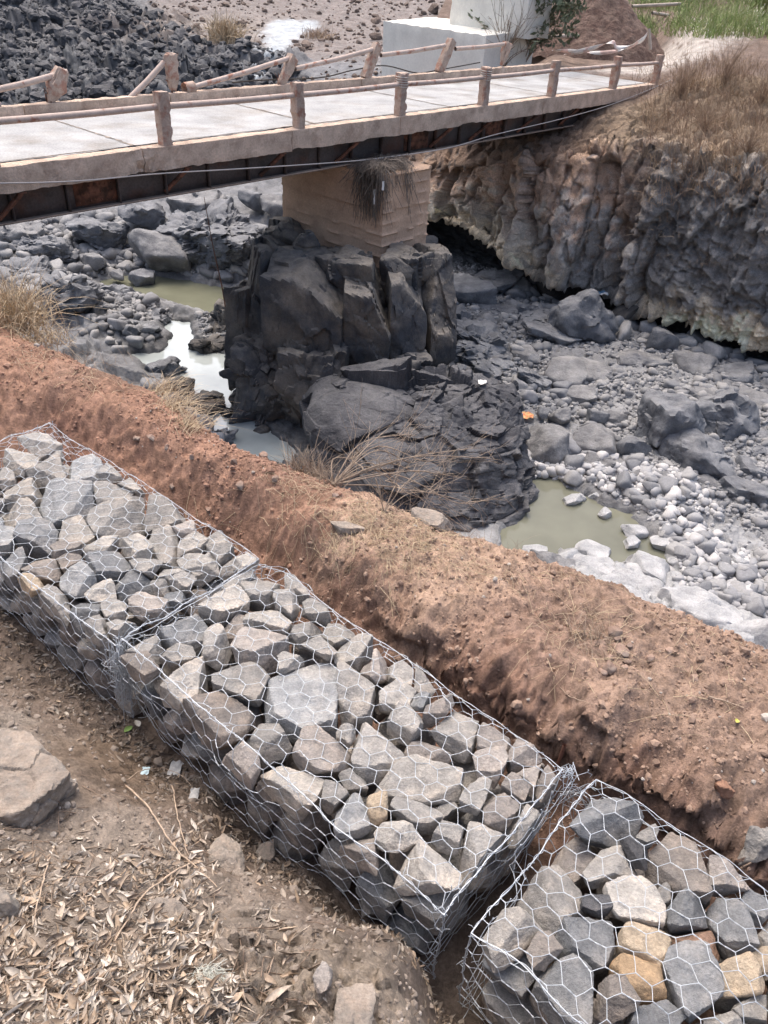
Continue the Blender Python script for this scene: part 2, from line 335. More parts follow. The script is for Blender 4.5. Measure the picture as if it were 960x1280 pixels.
for x, y, z in ((-60, 90, 3), (0, 95, 4), (60, 95, 5), (-60, 40, -4), (-45, 20, -6), (30, 25, -10.5), (30, 12, -10.3), (12, 4, -10.5), (0, 4, -10.5), (-15, 12, -9.5), (-25, 22, -8.5), (16, 30, -10.5), (10, 34, -10.5), (30, 50, -8), (12, 45, -7), (-5, 32, -8.8)): FPn.append((x, y)); FZ.append(z)
_bed = RBF(FPn, FZ, .6)
DARKP = [[(0, 0), (60, 0), (150, 0), (200, 20), (250, 50), (330, 75), (370, 100), (360, 130), (200, 140), (0, 150), (-300, 160), (-300, 0)]]
DARKW = np.array([aty(x, y, Y)[:2] for x, y, Y in ((-200, 0, 56), (0, 0, 57), (150, 0, 58), (215, 25, 55), (255, 50, 50), (340, 75, 47), (380, 105, 42), (380, 135, 39), (100, 160, 35), (-200, 170, 34))])
yv = np.exp(np.linspace(math.log(5.5), math.log(95), 880)); uv = np.linspace(-.85, .8, 640)
YY, UU = np.meshgrid(yv, uv, indexing='ij'); P2 = np.c_[(UU*YY).ravel(), YY.ravel()]; z = _bed(P2); V = np.c_[P2, z]
dk = smooth(-1.5, 1.5, polydist(P2, DARKW)+2.5*fbm(np.c_[P2*.35, z*0], 3, 61)*2)
far = smooth(30, 36, P2[:, 1])
p = V.copy(); p[:, :2] += .35*np.stack([fbm(V*.9, 3, 1), fbm(V*.9+7, 3, 2)], 1)
fa, ea, ia = facet(p*.75, 3); fb, eb, ib = facet(p*2.1, 9); fcn = fbm(V*5, 4, 5, .6)
rough_amt = (1-far)*.9+far*(.25+1.6*dk)
pd = np.max([polydist(P2, w) for w in POOLW.values()], 0)+.18*fbm(V*2.2, 4, 71)*2
gravel = smooth(.8, 2.2, P2[:, 0])*smooth(-.1, .3, 1-far)
rel = rough_amt*(.42*fa*(1-.8*gravel)+.17*fb*(1-.55*gravel)+.07*fcn+.09*facet(p*4.5, 19)[0]*(1-far)+.4*fbm(V*.5, 3, 6)*(1-.75*gravel)) + dk*(.35*fbm(V*1.3, 4, 14, .55, True)+.12*fbm(V*4, 3, 15))
z = z+rel
land = np.minimum(z, WZ+.08+.34*np.maximum(-pd, 0)**.9+.10*fb+.05*fcn+.04*facet(p*4.5, 19)[0]); land = np.where(P2[:, 1] < 34, land, z); land = np.maximum(land, WZ+.03+.06*(fb+.6)); shore = smooth(-.02, .28, pd)
bedz = np.where(P2[:, 1] < 34, lerp(land, WZ-.5+.15*fa, shore), z); bedz = np.where((P2[:, 0] > 15) | (z < -10.1), z, bedz)
V[:, 2] = bedz
BD = (.045, .05, .058); BM = (.115, .12, .132); BG = (.165, .172, .185); PG = (.225, .23, .24); PS = (.42, .43, .44); SB = (.135, .096, .078); SB2 = (.19, .145, .115)
FC = []
def fc_(x, y, c, Y=None): FC.append((aty(x, y, Y)[:2] if Y else atz(x, y, -9.6)[:2], c))
for x, y, c in ((20, 300, BM), (80, 330, BM), (110, 380, BM), (150, 400, BG), (170, 372, PG), (230, 400, BD), (270, 430, BD), (250, 410, BM), (270, 300, BG), (330, 300, BG), (140, 330, BG), (215, 480, BM), (280, 540, BD), (560, 300, BD), (600, 330, BD), (640, 360, BM), (600, 400, BM), (620, 380, BG), (580, 420, BD), (660, 400, BG), (640, 450, BM), (700, 430, BG), (760, 430, PG), (850, 460, PG), (930, 480, BG), (680, 500, PG), (760, 520, PG), (860, 600, PG), (940, 560, PG), (760, 600, PG), (840, 660, PG), (900, 700, PS), (950, 640, PG), (700, 720, PS), (780, 730, PS), (850, 760, PS), (940, 790, PS), (700, 600, BG), (740, 560, PG), (900, 440, BM), (700, 390, BM), (500, 560, BD)): fc_(x, y, c)
for x, y, Y, c in ((0, 130, 38, BD), (0, 0, 57, BD), (150, 100, 41, BD), (150, 10, 57, BD), (290, 110, 41, BD), (230, 15, 58, SB), (280, 45, 53, SB2), (330, 100, 42, BM), (400, 60, 49, SB), (420, 100, 42, BM), (450, 40, 52, SB), (450, 0, 62, SB), (330, 0, 62, SB), (520, 20, 55, SB), (-100, 20, 55, BD), (0, 230, 32, BM), (250, 230, 34, BG)): fc_(x, y, c, Y)
FC += [((-50, 90), SB), ((0, 92), SB), ((50, 90), SB), ((30, 40), SB)]
colr = blendcol(P2, FC, 2.2, .5)
# old white slurry spilt down the slope behind the bridge
SL = np.array([aty(x, y, Y)[:2] for x, y, Y in ((322, 44, 52), (345, 27, 56), (395, 30, 56), (388, 42, 54), (362, 48, 51), (356, 75, 47), (318, 110, 41.5), (312, 100, 42), (336, 66, 48), (338, 46, 52))])
sl = smooth(-.5, .25, polydist(P2, SL)+.8*fbm(V*1.1, 4, 91)*1.5)*(P2[:, 1] > 38)
colr = lerp(colr, np.array([.50, .56, .60]), sl[:, None]*.9)
wl = smooth(-.45, -.05, polydist(P2, POOLW['upper'])+.3*fbm(V*2, 3, 92))*(1-shore)*(P2[:, 1] < 24)           # dried crust along the pool
colr = lerp(colr, np.array([.5, .52, .53]), wl[:, None]*.7)
colr *= (1+.5*(ib-.5)*.6+.3*fbm(V*3, 3, 93))[:, None]
wet = np.exp(-((pd+.06)/.13)**2)*(P2[:, 1] < 34)*(z < WZ+.6); colr *= (1-.5*wet)[:, None]                     # damp margin round the pools
M_bed = mat('river_rock', vcol=True, var=.2, vscale=2.5, fine=45, bump=.9, bscale=14, bdist=.06, rough=.8, spec=.35, dust=(.31, .31, .31), dustamt=.5)
riverbed = link('riverbed_ground', mesh_np('riverbed_ground', V, gridF(*YY.shape)[:, ::-1], True, np.clip(colr, .01, .8)), M_bed); tag(riverbed, kind='structure')
BED = BVHTree.FromPolygons(V[:, :].tolist(), gridF(*YY.shape).tolist())
BANKT = None
def bedz_at(x, y):
    h = BED.ray_cast(Vector((x, y, 50)), Vector((0, 0, -1))); return h[0].z if h[0] else WZ
def pxbed(x, y):
    d = ray(x, y); h = BED.ray_cast(Vector((0, 0, 0)), Vector(d/np.linalg.norm(d))); return np.array(h[0]) if h[0] else atz(x, y, -9.6)
def pxbank(x, y):
    d = ray(x, y); h = BANK.ray_cast(Vector((0, 0, 0)), Vector(d/np.linalg.norm(d))); return np.array(h[0]) if h[0] else atz(x, y, -2.9)
# ------------------------------------------------------------ water
def water(name, poly, base, ior, rough, amt):
    m = bpy.data.materials.new('water_'+name); m.use_nodes = True; N = m.node_tree.nodes; b = N['Principled BSDF']
    tc = N.new('ShaderNodeTexCoord'); n1 = N.new('ShaderNodeTexNoise'); n1.inputs['Scale'].default_value = .9; n1.inputs['Detail'].default_value = 4
    m.node_tree.links.new(tc.outputs['Object'], n1.inputs[0]); mx = N.new('ShaderNodeMix'); mx.data_type = 'RGBA'
    mx.inputs[6].default_value = (*[c*.55 for c in base], 1); mx.inputs[7].default_value = (*[c*1.35 for c in base], 1)
    m.node_tree.links.new(n1.outputs[0], mx.inputs[0]); m.node_tree.links.new(mx.outputs[2], b.inputs['Base Color'])
    b.inputs['Roughness'].default_value = rough; b.inputs['IOR'].default_value = ior
    n2 = N.new('ShaderNodeTexNoise'); n2.inputs['Scale'].default_value = 6; bp = N.new('ShaderNodeBump'); bp.inputs['Strength'].default_value = amt; bp.inputs['Distance'].default_value = .01
    m.node_tree.links.new(tc.outputs['Object'], n2.inputs[0]); m.node_tree.links.new(n2.outputs[0], bp.inputs['Height']); m.node_tree.links.new(bp.outputs[0], b.inputs['Normal'])
    c = poly.mean(0); q = c+(poly-c)*1.25+0
    bm = bmesh.new(); bm.faces.new([bm.verts.new((x, y, WZ)) for x, y in q]); bmesh.ops.triangulate(bm, faces=bm.faces[:]); me = bpy.data.meshes.new(name)
    bmesh.ops.recalc_face_normals(bm, faces=bm.faces[:])
    for f in bm.faces:
        if f.normal.z < 0: f.normal_flip()
    bm.to_mesh(me); bm.free(); tag(link('water_surface', me, m), kind='structure')
water('upper', POOLW['upper'], (.17, .175, .125), 1.4, .06, .2)
water('middle', POOLW['middle'], (.42, .465, .46), 1.9, .04, .15)  # milky base colour, paled further to stand in for reflected bright sky
water('right', POOLW['right'], (.165, .168, .128), 1.33, .05, .1)
water('corner', POOLW['corner'], (.1, .11, .09), 1.33, .05, .1)
# ------------------------------------------------------------ far bank: basalt cliff with an undercut foot, and the plateau on top
def crom(P, n):
    """Catmull-Rom along axis 0"""
    P = np.asarray(P, float); Q = np.concatenate([[2*P[0]-P[1]], P, [2*P[-1]-P[-2]]]); k = len(P)-1
    t = np.linspace(0, k-1e-6, n); i = t.astype(int); f = (t-i).reshape((-1,)+(1,)*(P.ndim-1)); a, b, c, d = Q[i], Q[i+1], Q[i+2], Q[i+3]
    return .5*((2*b)+(c-a)*f+(2*a-5*b+4*c-d)*f*f+(3*b-3*c+d-a)*f**3)
cols = [  # image column, lip (y, Y), belly (y, Y), top rim (y, Y)
 (430, (258, 31.5), (222, 31.8), (206, 31.8)), (500, (262, 30.8), (220, 31.2), (201, 31.2)), (540, (268, 29.6), (222, 29.9), (197, 29.9)), (570, (278, 28.5), (216, 28.9), (193, 29.1)), (600, (292, 27.4), (212, 27.9), (189, 28.2)), (640, (326, 26.0), (208, 26.6), (181, 27.5)),
 (680, (350, 25.3), (204, 25.8), (172, 27.2)), (720, (358, 25.0), (200, 25.6), (163, 27.3)), (760, (368, 24.6), (198, 25.3), (150, 27.5)), (800, (386, 23.8), (200, 24.8), (137, 28.0)), (830, (396, 23.3), (206, 24.3), (126, 28.4)), (880, (408, 22.7), (214, 23.7), (108, 29.2)), (930, (428, 21.9), (222, 23.0), (104, 29.6)), (980, (446, 21.1), (236, 22.3), (110, 29.2)), (1060, (475, 19.9), (270, 21.2), (130, 28.0)), (1200, (520, 18.3), (330, 19.5), (190, 25.))]
rails = []
for c, lip, bel, top in cols:
    L = aty(c, *lip); L[2] = max(L[2], -9.2) if c > 700 else L[2]; Bl = aty(c, *bel); T = aty(c, *top)
    out = np.array([.15, 1., 0]); out /= np.linalg.norm(out); cave = 4.5 if c < 650 else 1.2
    back = L+out*cave; foot = back.copy(); foot[2] = -10.4; ceil_ = back+np.array([0, 0, .25]) if c < 650 else back+np.array([0, 0, -.15])
    mid = (Bl+T)/2; mid[:2] -= out[:2]*.25
    p1 = T+out*1.6; p1[2] = max(T[2]+.35, -4.3) if c < 800 else T[2]+.12
    p2 = T+out*6; p2[2] = (-5.2 if c < 620 else -4.3 if c < 660 else -3.35) if c < 760 else max(-3.3, T[2]+.1)
    p3 = T+out*16; p3[2] = -3.25 + (1.2 if c > 900 else 0) - (1.4 if c < 620 else .6 if c < 660 else 0); p4 = T+out*34; p4[2] = -1.2; p5 = T+out*62; p5[2] = 4.5
    rails.append([foot, ceil_, L+np.array([0, .25, -.02]), L+np.array([0, 0, .25]), (L+Bl)/2+np.array([0, -.15, 0]), Bl, mid, T, p1, p2, p3, p4, p5])
Rl = np.array(rails); NU, NV = 430, 400
Rl = crom(Rl, NU)                                   # along the bank
# denser samples on the visible cliff face
Gv = crom(Rl.transpose(1, 0, 2), 1201); vi = np.unique(np.r_[np.linspace(0, 200, 40), np.linspace(200, 700, 250), np.linspace(700, 1200, 110)].round().astype(int)); Gv = Gv[vi]; NV = len(vi)
vpar = np.repeat(vi/100., NU); V = Gv.reshape(-1, 3)                    # vpar: 2 = lip, 5 = belly, 7 = rim
du = np.gradient(Gv, axis=1); dv = np.gradient(Gv, axis=0); Nn = np.cross(du, dv).reshape(-1, 3); Nn /= np.linalg.norm(Nn, axis=1)[:, None]+1e-9
Nn *= -np.sign((Nn*V).sum(1))[:, None]*1.0                           # towards the viewer's side of the valley
Nn = np.where((vpar > 7.3)[:, None], np.array([0, 0, 1.]), Nn)
upar = np.tile(np.arange(NU)/(NU-1.)*(len(cols)-1), NV)
pxc = np.interp(upar, np.arange(len(cols)), [c[0] for c in cols])
Vd = V.copy(); Vd[:, 2] += .35*V[:, 0]
q = V*np.array([1.2, 1.2, .13]); q += .5*np.stack([fbm(V*.8+k*9, 3, 20+k) for k in range(3)], 1)
F1, F2, ci, _v = worley(q, 30); e1 = F2-F1
q2 = V*np.array([3.1, 3.1, 1.3])+.5*np.stack([fbm(V*1.3+k*9, 3, 24+k) for k in range(3)], 1); fB, eB, iB = facet(q2, 40)
colm = smooth(2.0, 2.6, vpar)*(1-smooth(5.1, 5.9, vpar)); right = smooth(770, 850, pxc)
up = smooth(5.0, 5.8, vpar)*(1-smooth(7, 8.5, vpar))
disp = colm*(1-.6*right)*(.34*(np.clip(e1, 0, .45)/.45)**.5+.55*(_v[:, 0]*np.cos(ci*50)+_v[:, 1]*np.sin(ci*50))*1.0+.22 -.34+.6*(ci-.5)) + colm*right*(.16*facet(Vd*.9, 50)[0]+.3*fbm(Vd*np.array([1.2,1.2,2.2]), 5, 51, .6, True)-.05) + (.22*fB+.30*facet(V*np.array([1.1, 1.1, .6]), 46, .9, .12)[0]*colm*(1-np.exp(-((vpar-3)/.5)**2)))*(1-smooth(7, 8, vpar))*(.4+.6*colm+.3*up) + .10*fbm(V*2.3, 4, 52) + up*.35*fbm(V*1.1, 4, 53) + .025*fbm(V*11, 3, 55)
led = fbm(np.c_[V[:, 2]*2.6, upar*.25, upar*0], 2, 57); disp += colm*.10*led
lipr = np.exp(-((vpar-3)/.6)**2); disp += lipr*.16*fbm(V*1.2, 3, 58)
disp *= np.where(vpar > 8, .5, 1.)
V = V+Nn*disp[:, None]
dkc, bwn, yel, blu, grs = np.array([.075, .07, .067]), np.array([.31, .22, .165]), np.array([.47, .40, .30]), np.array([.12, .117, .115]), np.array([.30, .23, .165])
t = np.clip((vpar-2)/3.6, 0, 1)[:, None]; n1 = (fbm(V*.8, 4, 60)[:, None]*1.6+.5); n2 = (fbm(V*2.5, 4, 61)[:, None]*1.5+.5)
leftc = lerp(lerp(yel, np.array([.31, .28, .24]), smooth(.1, .55, t+.35*(n1-.5))), bwn, smooth(.4, .75, t+.5*(n2-.5)))
leftc = lerp(leftc, np.array([.12, .12, .12]), smooth(.6, .75, n2)*.6)
midc = lerp(np.array([.18, .175, .17]), bwn*.75, smooth(.45, .8, t+.5*(n2-.5)))
rgt = lerp(yel*.95, blu, smooth(.24, .40, t+.3*(n1-.5))); rgt = lerp(rgt, np.array([.20, .17, .14]), smooth(.75, 1., t+.4*(n2-.5)))
pc = pxc[:, None]; c = lerp(leftc, midc, smooth(655, 700, pc+40*(n1-.5))); c = lerp(c, rgt, smooth(780, 830, pc+60*(n2-.5)))
c = lerp(c, grs*.9, smooth(5.0, 5.8, vpar+.8*(n1[:, 0]-.5))[:, None]*smooth(700, 800, pxc)[:, None])
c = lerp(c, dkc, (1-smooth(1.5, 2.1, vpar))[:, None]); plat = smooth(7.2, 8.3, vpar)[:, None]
c = lerp(c, np.array([.19, .14, .112]), plat)
road = np.exp(-((V[:, 0]-(12.5+(V[:, 1]-41)*.62))/2.3)**4)*smooth(33, 36, V[:, 1]); c = lerp(c, np.array([.5, .46, .42]), (road*smooth(.3, .6, n2[:, 0]+.25))[:, None]*plat)
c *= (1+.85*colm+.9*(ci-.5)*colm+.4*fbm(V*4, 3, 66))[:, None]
M_cliff = mat('cliff_rock', vcol=True, var=.3, vscale=1.8, fine=22, bump=1., bscale=9, bdist=.12, rough=.9, spec=.2)
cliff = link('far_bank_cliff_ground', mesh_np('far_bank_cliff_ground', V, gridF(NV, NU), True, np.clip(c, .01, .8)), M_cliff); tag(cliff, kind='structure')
CLF = BVHTree.FromPolygons(V.tolist(), gridF(NV, NU).tolist())
def pxcliff(x, y):
    d = ray(x, y); h = CLF.ray_cast(Vector((0, 0, 0)), Vector(d/np.linalg.norm(d))); return np.array(h[0]) if h[0] else aty(x, y, 28)
# ------------------------------------------------------------ bridge
BO = np.array([-.18, 20.91, -3.2]); BX = np.array([.658, .753, 0]); BY = np.array([-.753, .658, 0]); BRZ = math.atan2(.753, .658)
def bs(x, y, yl=0., z=None):
    """pixel -> local (x, z) on the vertical plane y = yl of the bridge, or s on the plane z"""
    d = ray(x, y); t = ((BO+BY*yl)@BY)/(d@BY); p = d*t-BO; return p@BX, p[2]
M_conc = mat('deck_concrete', (.345, .35, .35), var=.26, vscale=.9, fine=25, bump=.5, bscale=40, bdist=.01, alt=(.27, .255, .235), altscale=.8, altlo=.48, althi=.68, rough=.9)
M_edge = mat('edge_concrete', (.58, .455, .36), var=.2, vscale=1.7, fine=22, bump=.8, bscale=22, bdist=.03, alt=(.45, .34, .265), altscale=2.6, rough=.95)
M_post = mat('post_concrete', (.42, .325, .265), var=.2, vscale=4, fine=30, bump=.6, bscale=30, bdist=.02, alt=(.34, .19, .14), altscale=5, altlo=.5, althi=.62, rough=.9)
M_rail = mat('rail_paint', (.48, .385, .33), var=.14, vscale=3, fine=30, bump=.2, bscale=30, bdist=.005, alt=(.34, .17, .12), altscale=4, altlo=.56, althi=.66, rough=.7)
M_steel = mat('girder_steel', (.10, .088, .088), var=.3, vscale=2, fine=20, bump=.2, alt=(.12, .065, .05), altscale=1.5, altlo=.5, althi=.7, rough=.7)
M_flange = mat('flange_dust', (.22, .175, .15), var=.25, vscale=2, fine=20, bump=.2, rough=.8)
M_rust = mat('rusty_steel', (.2, .095, .065), var=.3, vscale=6, fine=40, bump=.3, alt=(.07, .04, .03), altscale=5, rough=.85)
M_pier = mat('pier_concrete', (.55, .385, .275), var=.16, vscale=1.5, fine=25, bump=.8, bscale=20, bdist=.03, alt=(.47, .325, .235), altscale=2.3, altlo=.5, althi=.68, rough=.95)
br = empty('road_bridge', BO); br.rotation_euler.z = BRZ
tag(br, 'weathered concrete deck bridge on dark steel girders crossing the rocky gorge', 'bridge')
X0, X1 = -24., 13.1
def bar(name, x0, x1, y0, y1, z0, z1, m, seg=.15, amp=.01, bev=.015, seed=0, parent=br, R=None, sharp=40):
    V, F = roughbox(x1-x0, y1-y0, z1-z0, seg, amp, seed, bev); V = V+np.array([(x0+x1)/2, (y0+y1)/2, (z0+z1)/2])
    return V, F
def barobj(name, *a, parent=br, **k):
    V, F = bar(name, *a, **k); o = link(name, mesh_np(name, V, F), a[6], parent); return autosharp(o, 40)
barobj('deck', X0, X1, .26, 4.12, -.22, 0, M_conc, seg=.3, amp=.006, bev=.003)
M_joint = mat('joint_dirt', (.16, .145, .13), alt=(.30, .25, .21), altscale=5, var=.3, vscale=4, bump=.3, rough=.95)
for s0 in (-12.4, -7.25, -2.6, 2.2, 7.1, 11.4):
    y = np.linspace(.28, 3.85, 60); x = s0+.03*fbm(np.c_[y*1.5, y*0, y*0+s0], 3, 4)*3; w = .02+.02*np.abs(fbm(np.c_[y*4, y*0, y*0+s0], 2, 5))*4
    link('joint', mesh_np('joint', np.stack([np.c_[x-w, y, y*0+.008], np.c_[x+w, y, y*0+.008]], 1).reshape(-1, 3), gridF(60, 2)), M_joint, br)
M_ddirt = mat('deck_dirt', (.33, .26, .21), alt=(.40, .33, .28), altscale=2, var=.25, vscale=4, bump=.6, bscale=30, rough=.95)
for y0, sg, wm in ((3.872, -1, .30), (.256, 1, .10)):
    x = np.linspace(X0+.1, X1-.1, 500); w = wm*np.clip(.5+fbm(np.c_[x*.7, x*0, x*0+y0], 4, 6, .6)*2.4, .05, 2); z = np.full(500, .012)
    link('grit_strip', mesh_np('grit_strip', np.stack([np.c_[x, x*0+y0, z+.012], np.c_[x, y0+sg*w, z-.006]], 1).reshape(-1, 3), gridF(500, 2)), M_ddirt, br)
# edge beam in cast lengths, lower arris broken away
jts = [X0, -18.5, -12.6, -7.25, -3.6, -.1, 6.2, 12.0, X1+.1]
for i in range(len(jts)-1):
    V, F = roughbox(jts[i+1]-jts[i]-.012, .30, .42, .06, .006, i+3, .008); V += np.array([(jts[i]+jts[i+1])/2, .10, -.21])
    low = smooth(-.2, -.42, V[:, 2]); nz = np.clip(fbm(np.c_[V[:, 0]*.55+i, V[:, 0]*0, V[:, 0]*0], 5, 7, .65)*1.5-.02, 0, .4)
    V[:, 2] += low*nz*.18
    for s0, w, dp in ((-7.2, .35, .10), (-6.6, .12, .05), (3.2, .12, .05), (-9.2, .3, .06), (6.25, .2, .06), (-2.9, .25, .04)):
        g = np.exp(-((V[:, 0]-s0)/w)**2)*(V[:, 1] < .05); k = np.clip(fbm(V*7, 4, 17)*2+.5, 0, 1.5); V[:, 1] += g*k*dp
    o = link('edge_beam', mesh_np('edge_beam', V, F), M_edge, br); autosharp(o, 38)
for i, (a, b) in enumerate(((X0, -13.), (-13., -7.6), (-7.6, -4.), (-4., 2.5), (2.5, 8.5), (8.5, X1))):
    V, F = roughbox(b-a-.015, .26, .24, .08, .008, 30+i, .015); V += np.array([(a+b)/2, 4.0, .10]); autosharp(link('kerb', mesh_np('kerb', V, F), M_edge, br), 38)
barobj('edge_beam', X0, X1, 3.95, 4.22, -.46, -.03, M_edge, seg=.3, amp=.01, seed=60)
# near posts and rail
near = [(208, 187, 115, 0), (372, 160, 104, 1), (500, 143, 92, 2), (603, 132, 85, 3), (688, 122, 77, 4), (765, 113, 72, 5), (817, 108, 70, 6)]
ps = []
for x, yb, yt, i in near:
    s, _ = bs(x, yb, .1); zt = bs(x-1, yt, .1)[1]; ps.append((s, zt))
ps = [(ps[0][0]-2*(ps[1][0]-ps[0][0]), ps[0][1]), (ps[0][0]-(ps[1][0]-ps[0][0]), ps[0][1])]+ps
for i, (s, zt) in enumerate(ps):
    h = zt+.12; V, F = roughbox(.235, .22, h, .035, .006, 80+i, .014)
    V[:, 2] += h/2-.1
    if i == 3: g = smooth(.35, .0, V[:, 2])*.28; V[:, 0] *= 1-g; V[:, 0] += .03*(V[:, 2] < .3)
    if i in (2, 4, 8): V[:, 0] += np.where((V[:, 0] > .05) & (V[:, 2] < .6), -.05*np.clip(fbm(V*8, 3, i)*3+.4, 0, 1), 0)
    V += np.array([s, .1, 0]); o = link('post', mesh_np('post', V, F), M_post, br); autosharp(o, 38)
M_rope = mat('pale_cord', (.62, .58, .52), var=.1, bump=0)
for i in range(len(ps)-1):
    a, b = ps[i][0]+.10, ps[i+1][0]-.10; za, zb = ps[i][1]*.74, ps[i+1][1]*.74
    t = np.linspace(0, 1, 12); P = np.c_[lerp(a, b, t), np.full(12, .1), lerp(za, zb, t)-.012*np.sin(t*3.14)]
    link('rail', MB().tube(P, .058, 12).mesh('rail'), M_rail, br)
for i in (4, 5):                                                     # cord wound round two post heads
    s, zt = ps[i]; P = [(s+.15*math.cos(a), .1+.14*math.sin(a), zt-.04-.012*a/1.5) for a in np.linspace(0, 31, 150)]
    link('binding_cord', MB().tube(P, .008, 4).mesh('cord'), M_rope, br)
# far posts: broken, leaning, with loose rails
def pf(x, y, yl=4.0): s, z = bs(x, y, yl); return np.array([s, yl, z])
def leaning(name, p0, p1, w, d, seed, taper=None, chip=.012):
    p0, p1 = np.array(p0), np.array(p1); L = np.linalg.norm(p1-p0); V, F = roughbox(w, d, L, .04, .012, seed, chip)
    if taper is not None: V[:, :2] *= np.interp(V[:, 2]/L+.5, (0, .25, .5, 1), taper)[:, None]
    z = (p1-p0)/L; x = np.cross([0, 1, 0], z); x /= np.linalg.norm(x); y = np.cross(z, x)
    V = V@np.stack([x, y, z]) + (p0+p1)/2; return autosharp(link(name, mesh_np(name, V, F), M_post, br), 40)
leaning('broken_post', pf(62, 130), pf(78, 86), .30, .22, 101, (.25, .8, 1.25, .8), .03)
leaning('broken_post', pf(216, 113), pf(213, 66), .27, .22, 102, (.5, .9, 1.0, 1.0), .03)
leaning('broken_post', pf(350, 107), pf(367, 71), .26, .22, 103, (.5, .8, .9, 1.1), .03)
leaning('broken_post', pf(456, 98), pf(472, 55), .26, .22, 104, (1, 1, 1, 1))
leaning('broken_post', pf(548, 91), pf(565, 50), .26, .22, 105, (1, 1, 1, 1))
leaning('broken_post', pf(627, 82), pf(635, 53), .28, .22, 106, (.4, .7, 1, 1.1), .03)
for a, b in (((-30, 118), (84, 90)), ((162, 123), (205, 78)), ((241, 109), (361, 73)), ((369, 86), (466, 62)), ((476, 69), (556, 57)), ((569, 61), (632, 55)), ((-60, 120), (0, 131))):
    link('loose_rail', MB().tube([pf(*a), (pf(*a)+pf(*b))/2+[0, 0, -.02], pf(*b)], .062, 12).mesh('loose_rail'), M_rail, br)
link('rail_stub', MB().tube([pf(241, 109)+[-.25, 0, -.02], pf(241, 109)+[.02, 0, .0]], .14, 8).mesh('stub'), M_post, br)
for s, n in ((bs(62, 130, 4)[0], 1), (bs(216, 113, 4)[0], 2), (bs(350, 107, 4)[0], 3)):            # bare bars at the broken feet
    mb = MB(); rg = np.random.default_rng(n)
    for _ in range(4):
        x = s+rg.uniform(-.09, .09); mb.tube([(x, 4+rg.uniform(-.07, .07), .2), (x+rg.uniform(-.08, .08), 4, .36), (x+rg.uniform(-.15, .15), 4, .5)], .009, 4)
    mb.build('bare_bars', M_rust, br)
# rubble crumbs left on the far kerb
mb = MB(); rg = np.random.default_rng(4)
for k in range(70):
    s = rg.choice([-9.6, -6.2, -2.4])+rg.normal()*.3; V, F = polyrock(rg.uniform(.015, .055, 3), 8, seed=k, sub=1); mb.add(V+[s, 4+rg.uniform(-.35, .1), .24 if rg.random() < .0 else .02], F)
mb.build('concrete_crumbs', M_edge, br)['kind'] = 'stuff'
# girders
def girder(y, outer):
    gd = link('girder', MB().box(((X0+X1)/2, y, -.6), (X1-X0, .02, .78)).mesh('web'), M_steel, br)
    MB().box(((X0+X1)/2, y, -1.0), (X1-X0, .30, .03)).build('flange', M_flange, gd); MB().box(((X0+X1)/2, y, -.225+.0), (X1-X0, .3, .03)).build('flange', M_steel, gd)
    mb = MB()
    if outer:
        for s in np.arange(X0+.6, X1-.3, 1.05):
            MB().box((s, y-.076, -.612), (.02, .13, .735)).build('stiffener', M_steel, gd)
        for s in (-8.05, -.2+1.3, 4.6):
            MB().box((s, y-.018, -.61), (.95, .016, .66)).build('splice_plate', M_rust, gd)
            for a in np.linspace(-.4, .4, 8):
                for b in np.linspace(-.27, .27, 5): mb.add(*[(q if n else q*[.02, .012, .02]+[s+a, y-.03, -.61+b]) for n, q in enumerate(ico(1))])
        mb.build('bolt_head', M_rust, gd)['kind'] = 'stuff'
girder(.46, True); girder(3.5, False)
for s in (-15.2, -9.75, -6.35, -3.9, -1.6, 1.9, 3.6, 5.9, 8.2, 10.4):
    mb = MB(); mb.tube([(s-.25, .42, -.93), (s+.08, .0, -.44)], .045, 4); mb.box((s+.08, .03, -.445), (.14, .1, .025)); mb.build('bracket', M_rust, br)
for s in np.arange(X0+1, X1, 3.1): MB().box((s, 2.06, -.58), (.16, 2.8, .5)).build('cross_beam', M_steel, br)
# ------------------------------------------------------------ pier
PC = np.array([-.5, 19.45, 0]); pd_l = np.array([-.80, .60, 0]); pd_r = BX
def pier_mesh():
    pts = [PC, PC+pd_r*1.72, PC+pd_r*1.8+pd_l*3.7, PC+pd_l*3.45]; rows = []; zz = np.linspace(-8.2, -4.25, 90)
    per = []
    for i in range(4):
        a, b = pts[i], pts[(i+1) % 4]; n = 60 if i != 2 else 20
        for t in np.linspace(0, 1, n, endpoint=False): per.append(lerp(a, b, t))
    per = np.array(per); c = per.mean(0); V = []
    for k, z in enumerate(zz):
        P = per.copy(); P[:, 2] = z; d = P-c; d[:, 2] = 0; d /= np.linalg.norm(d, axis=1)[:, None]
        zb = z+.02*fbm(P*np.array([1.2, 1.2, 0]), 2, 3)*4; brd = zb/.27                       # board marks of the formwork
        fr = brd-np.floor(brd); o = .012*(_hf(np.floor(brd).astype(int), brd.astype(int)*0, brd.astype(int)*0, 3)-.5)*2+.05*np.exp(-((fr-.04)/.08)**2)
        P = P+d*(o+.012*fbm(P*4, 4, 9)-.03*np.clip(fbm(P*7, 3, 19)-.22, 0, 1)*4.5)[:, None]*1.; V.append(P)
    V.append(np.tile(c+[0, 0, -4.24-c[2]], (len(per), 1)) if False else lerp(V[-1], c, .5)*[1, 1, 0]+[0, 0, -4.22]); V.append(np.tile(np.r_[c[:2], -4.2], (len(per), 1)))
    V = np.array(V); n, m, _ = V.shape; V = np.concatenate([V, V[:, :1]], 1); return mesh_np('pier', V.reshape(-1, 3), gridF(n, m+1)[:, ::-1])
pier = autosharp(link('bridge_pier', pier_mesh(), M_pier), 50); tag(pier, 'board-marked brown concrete bridge pier standing on the basalt outcrop', 'pier')
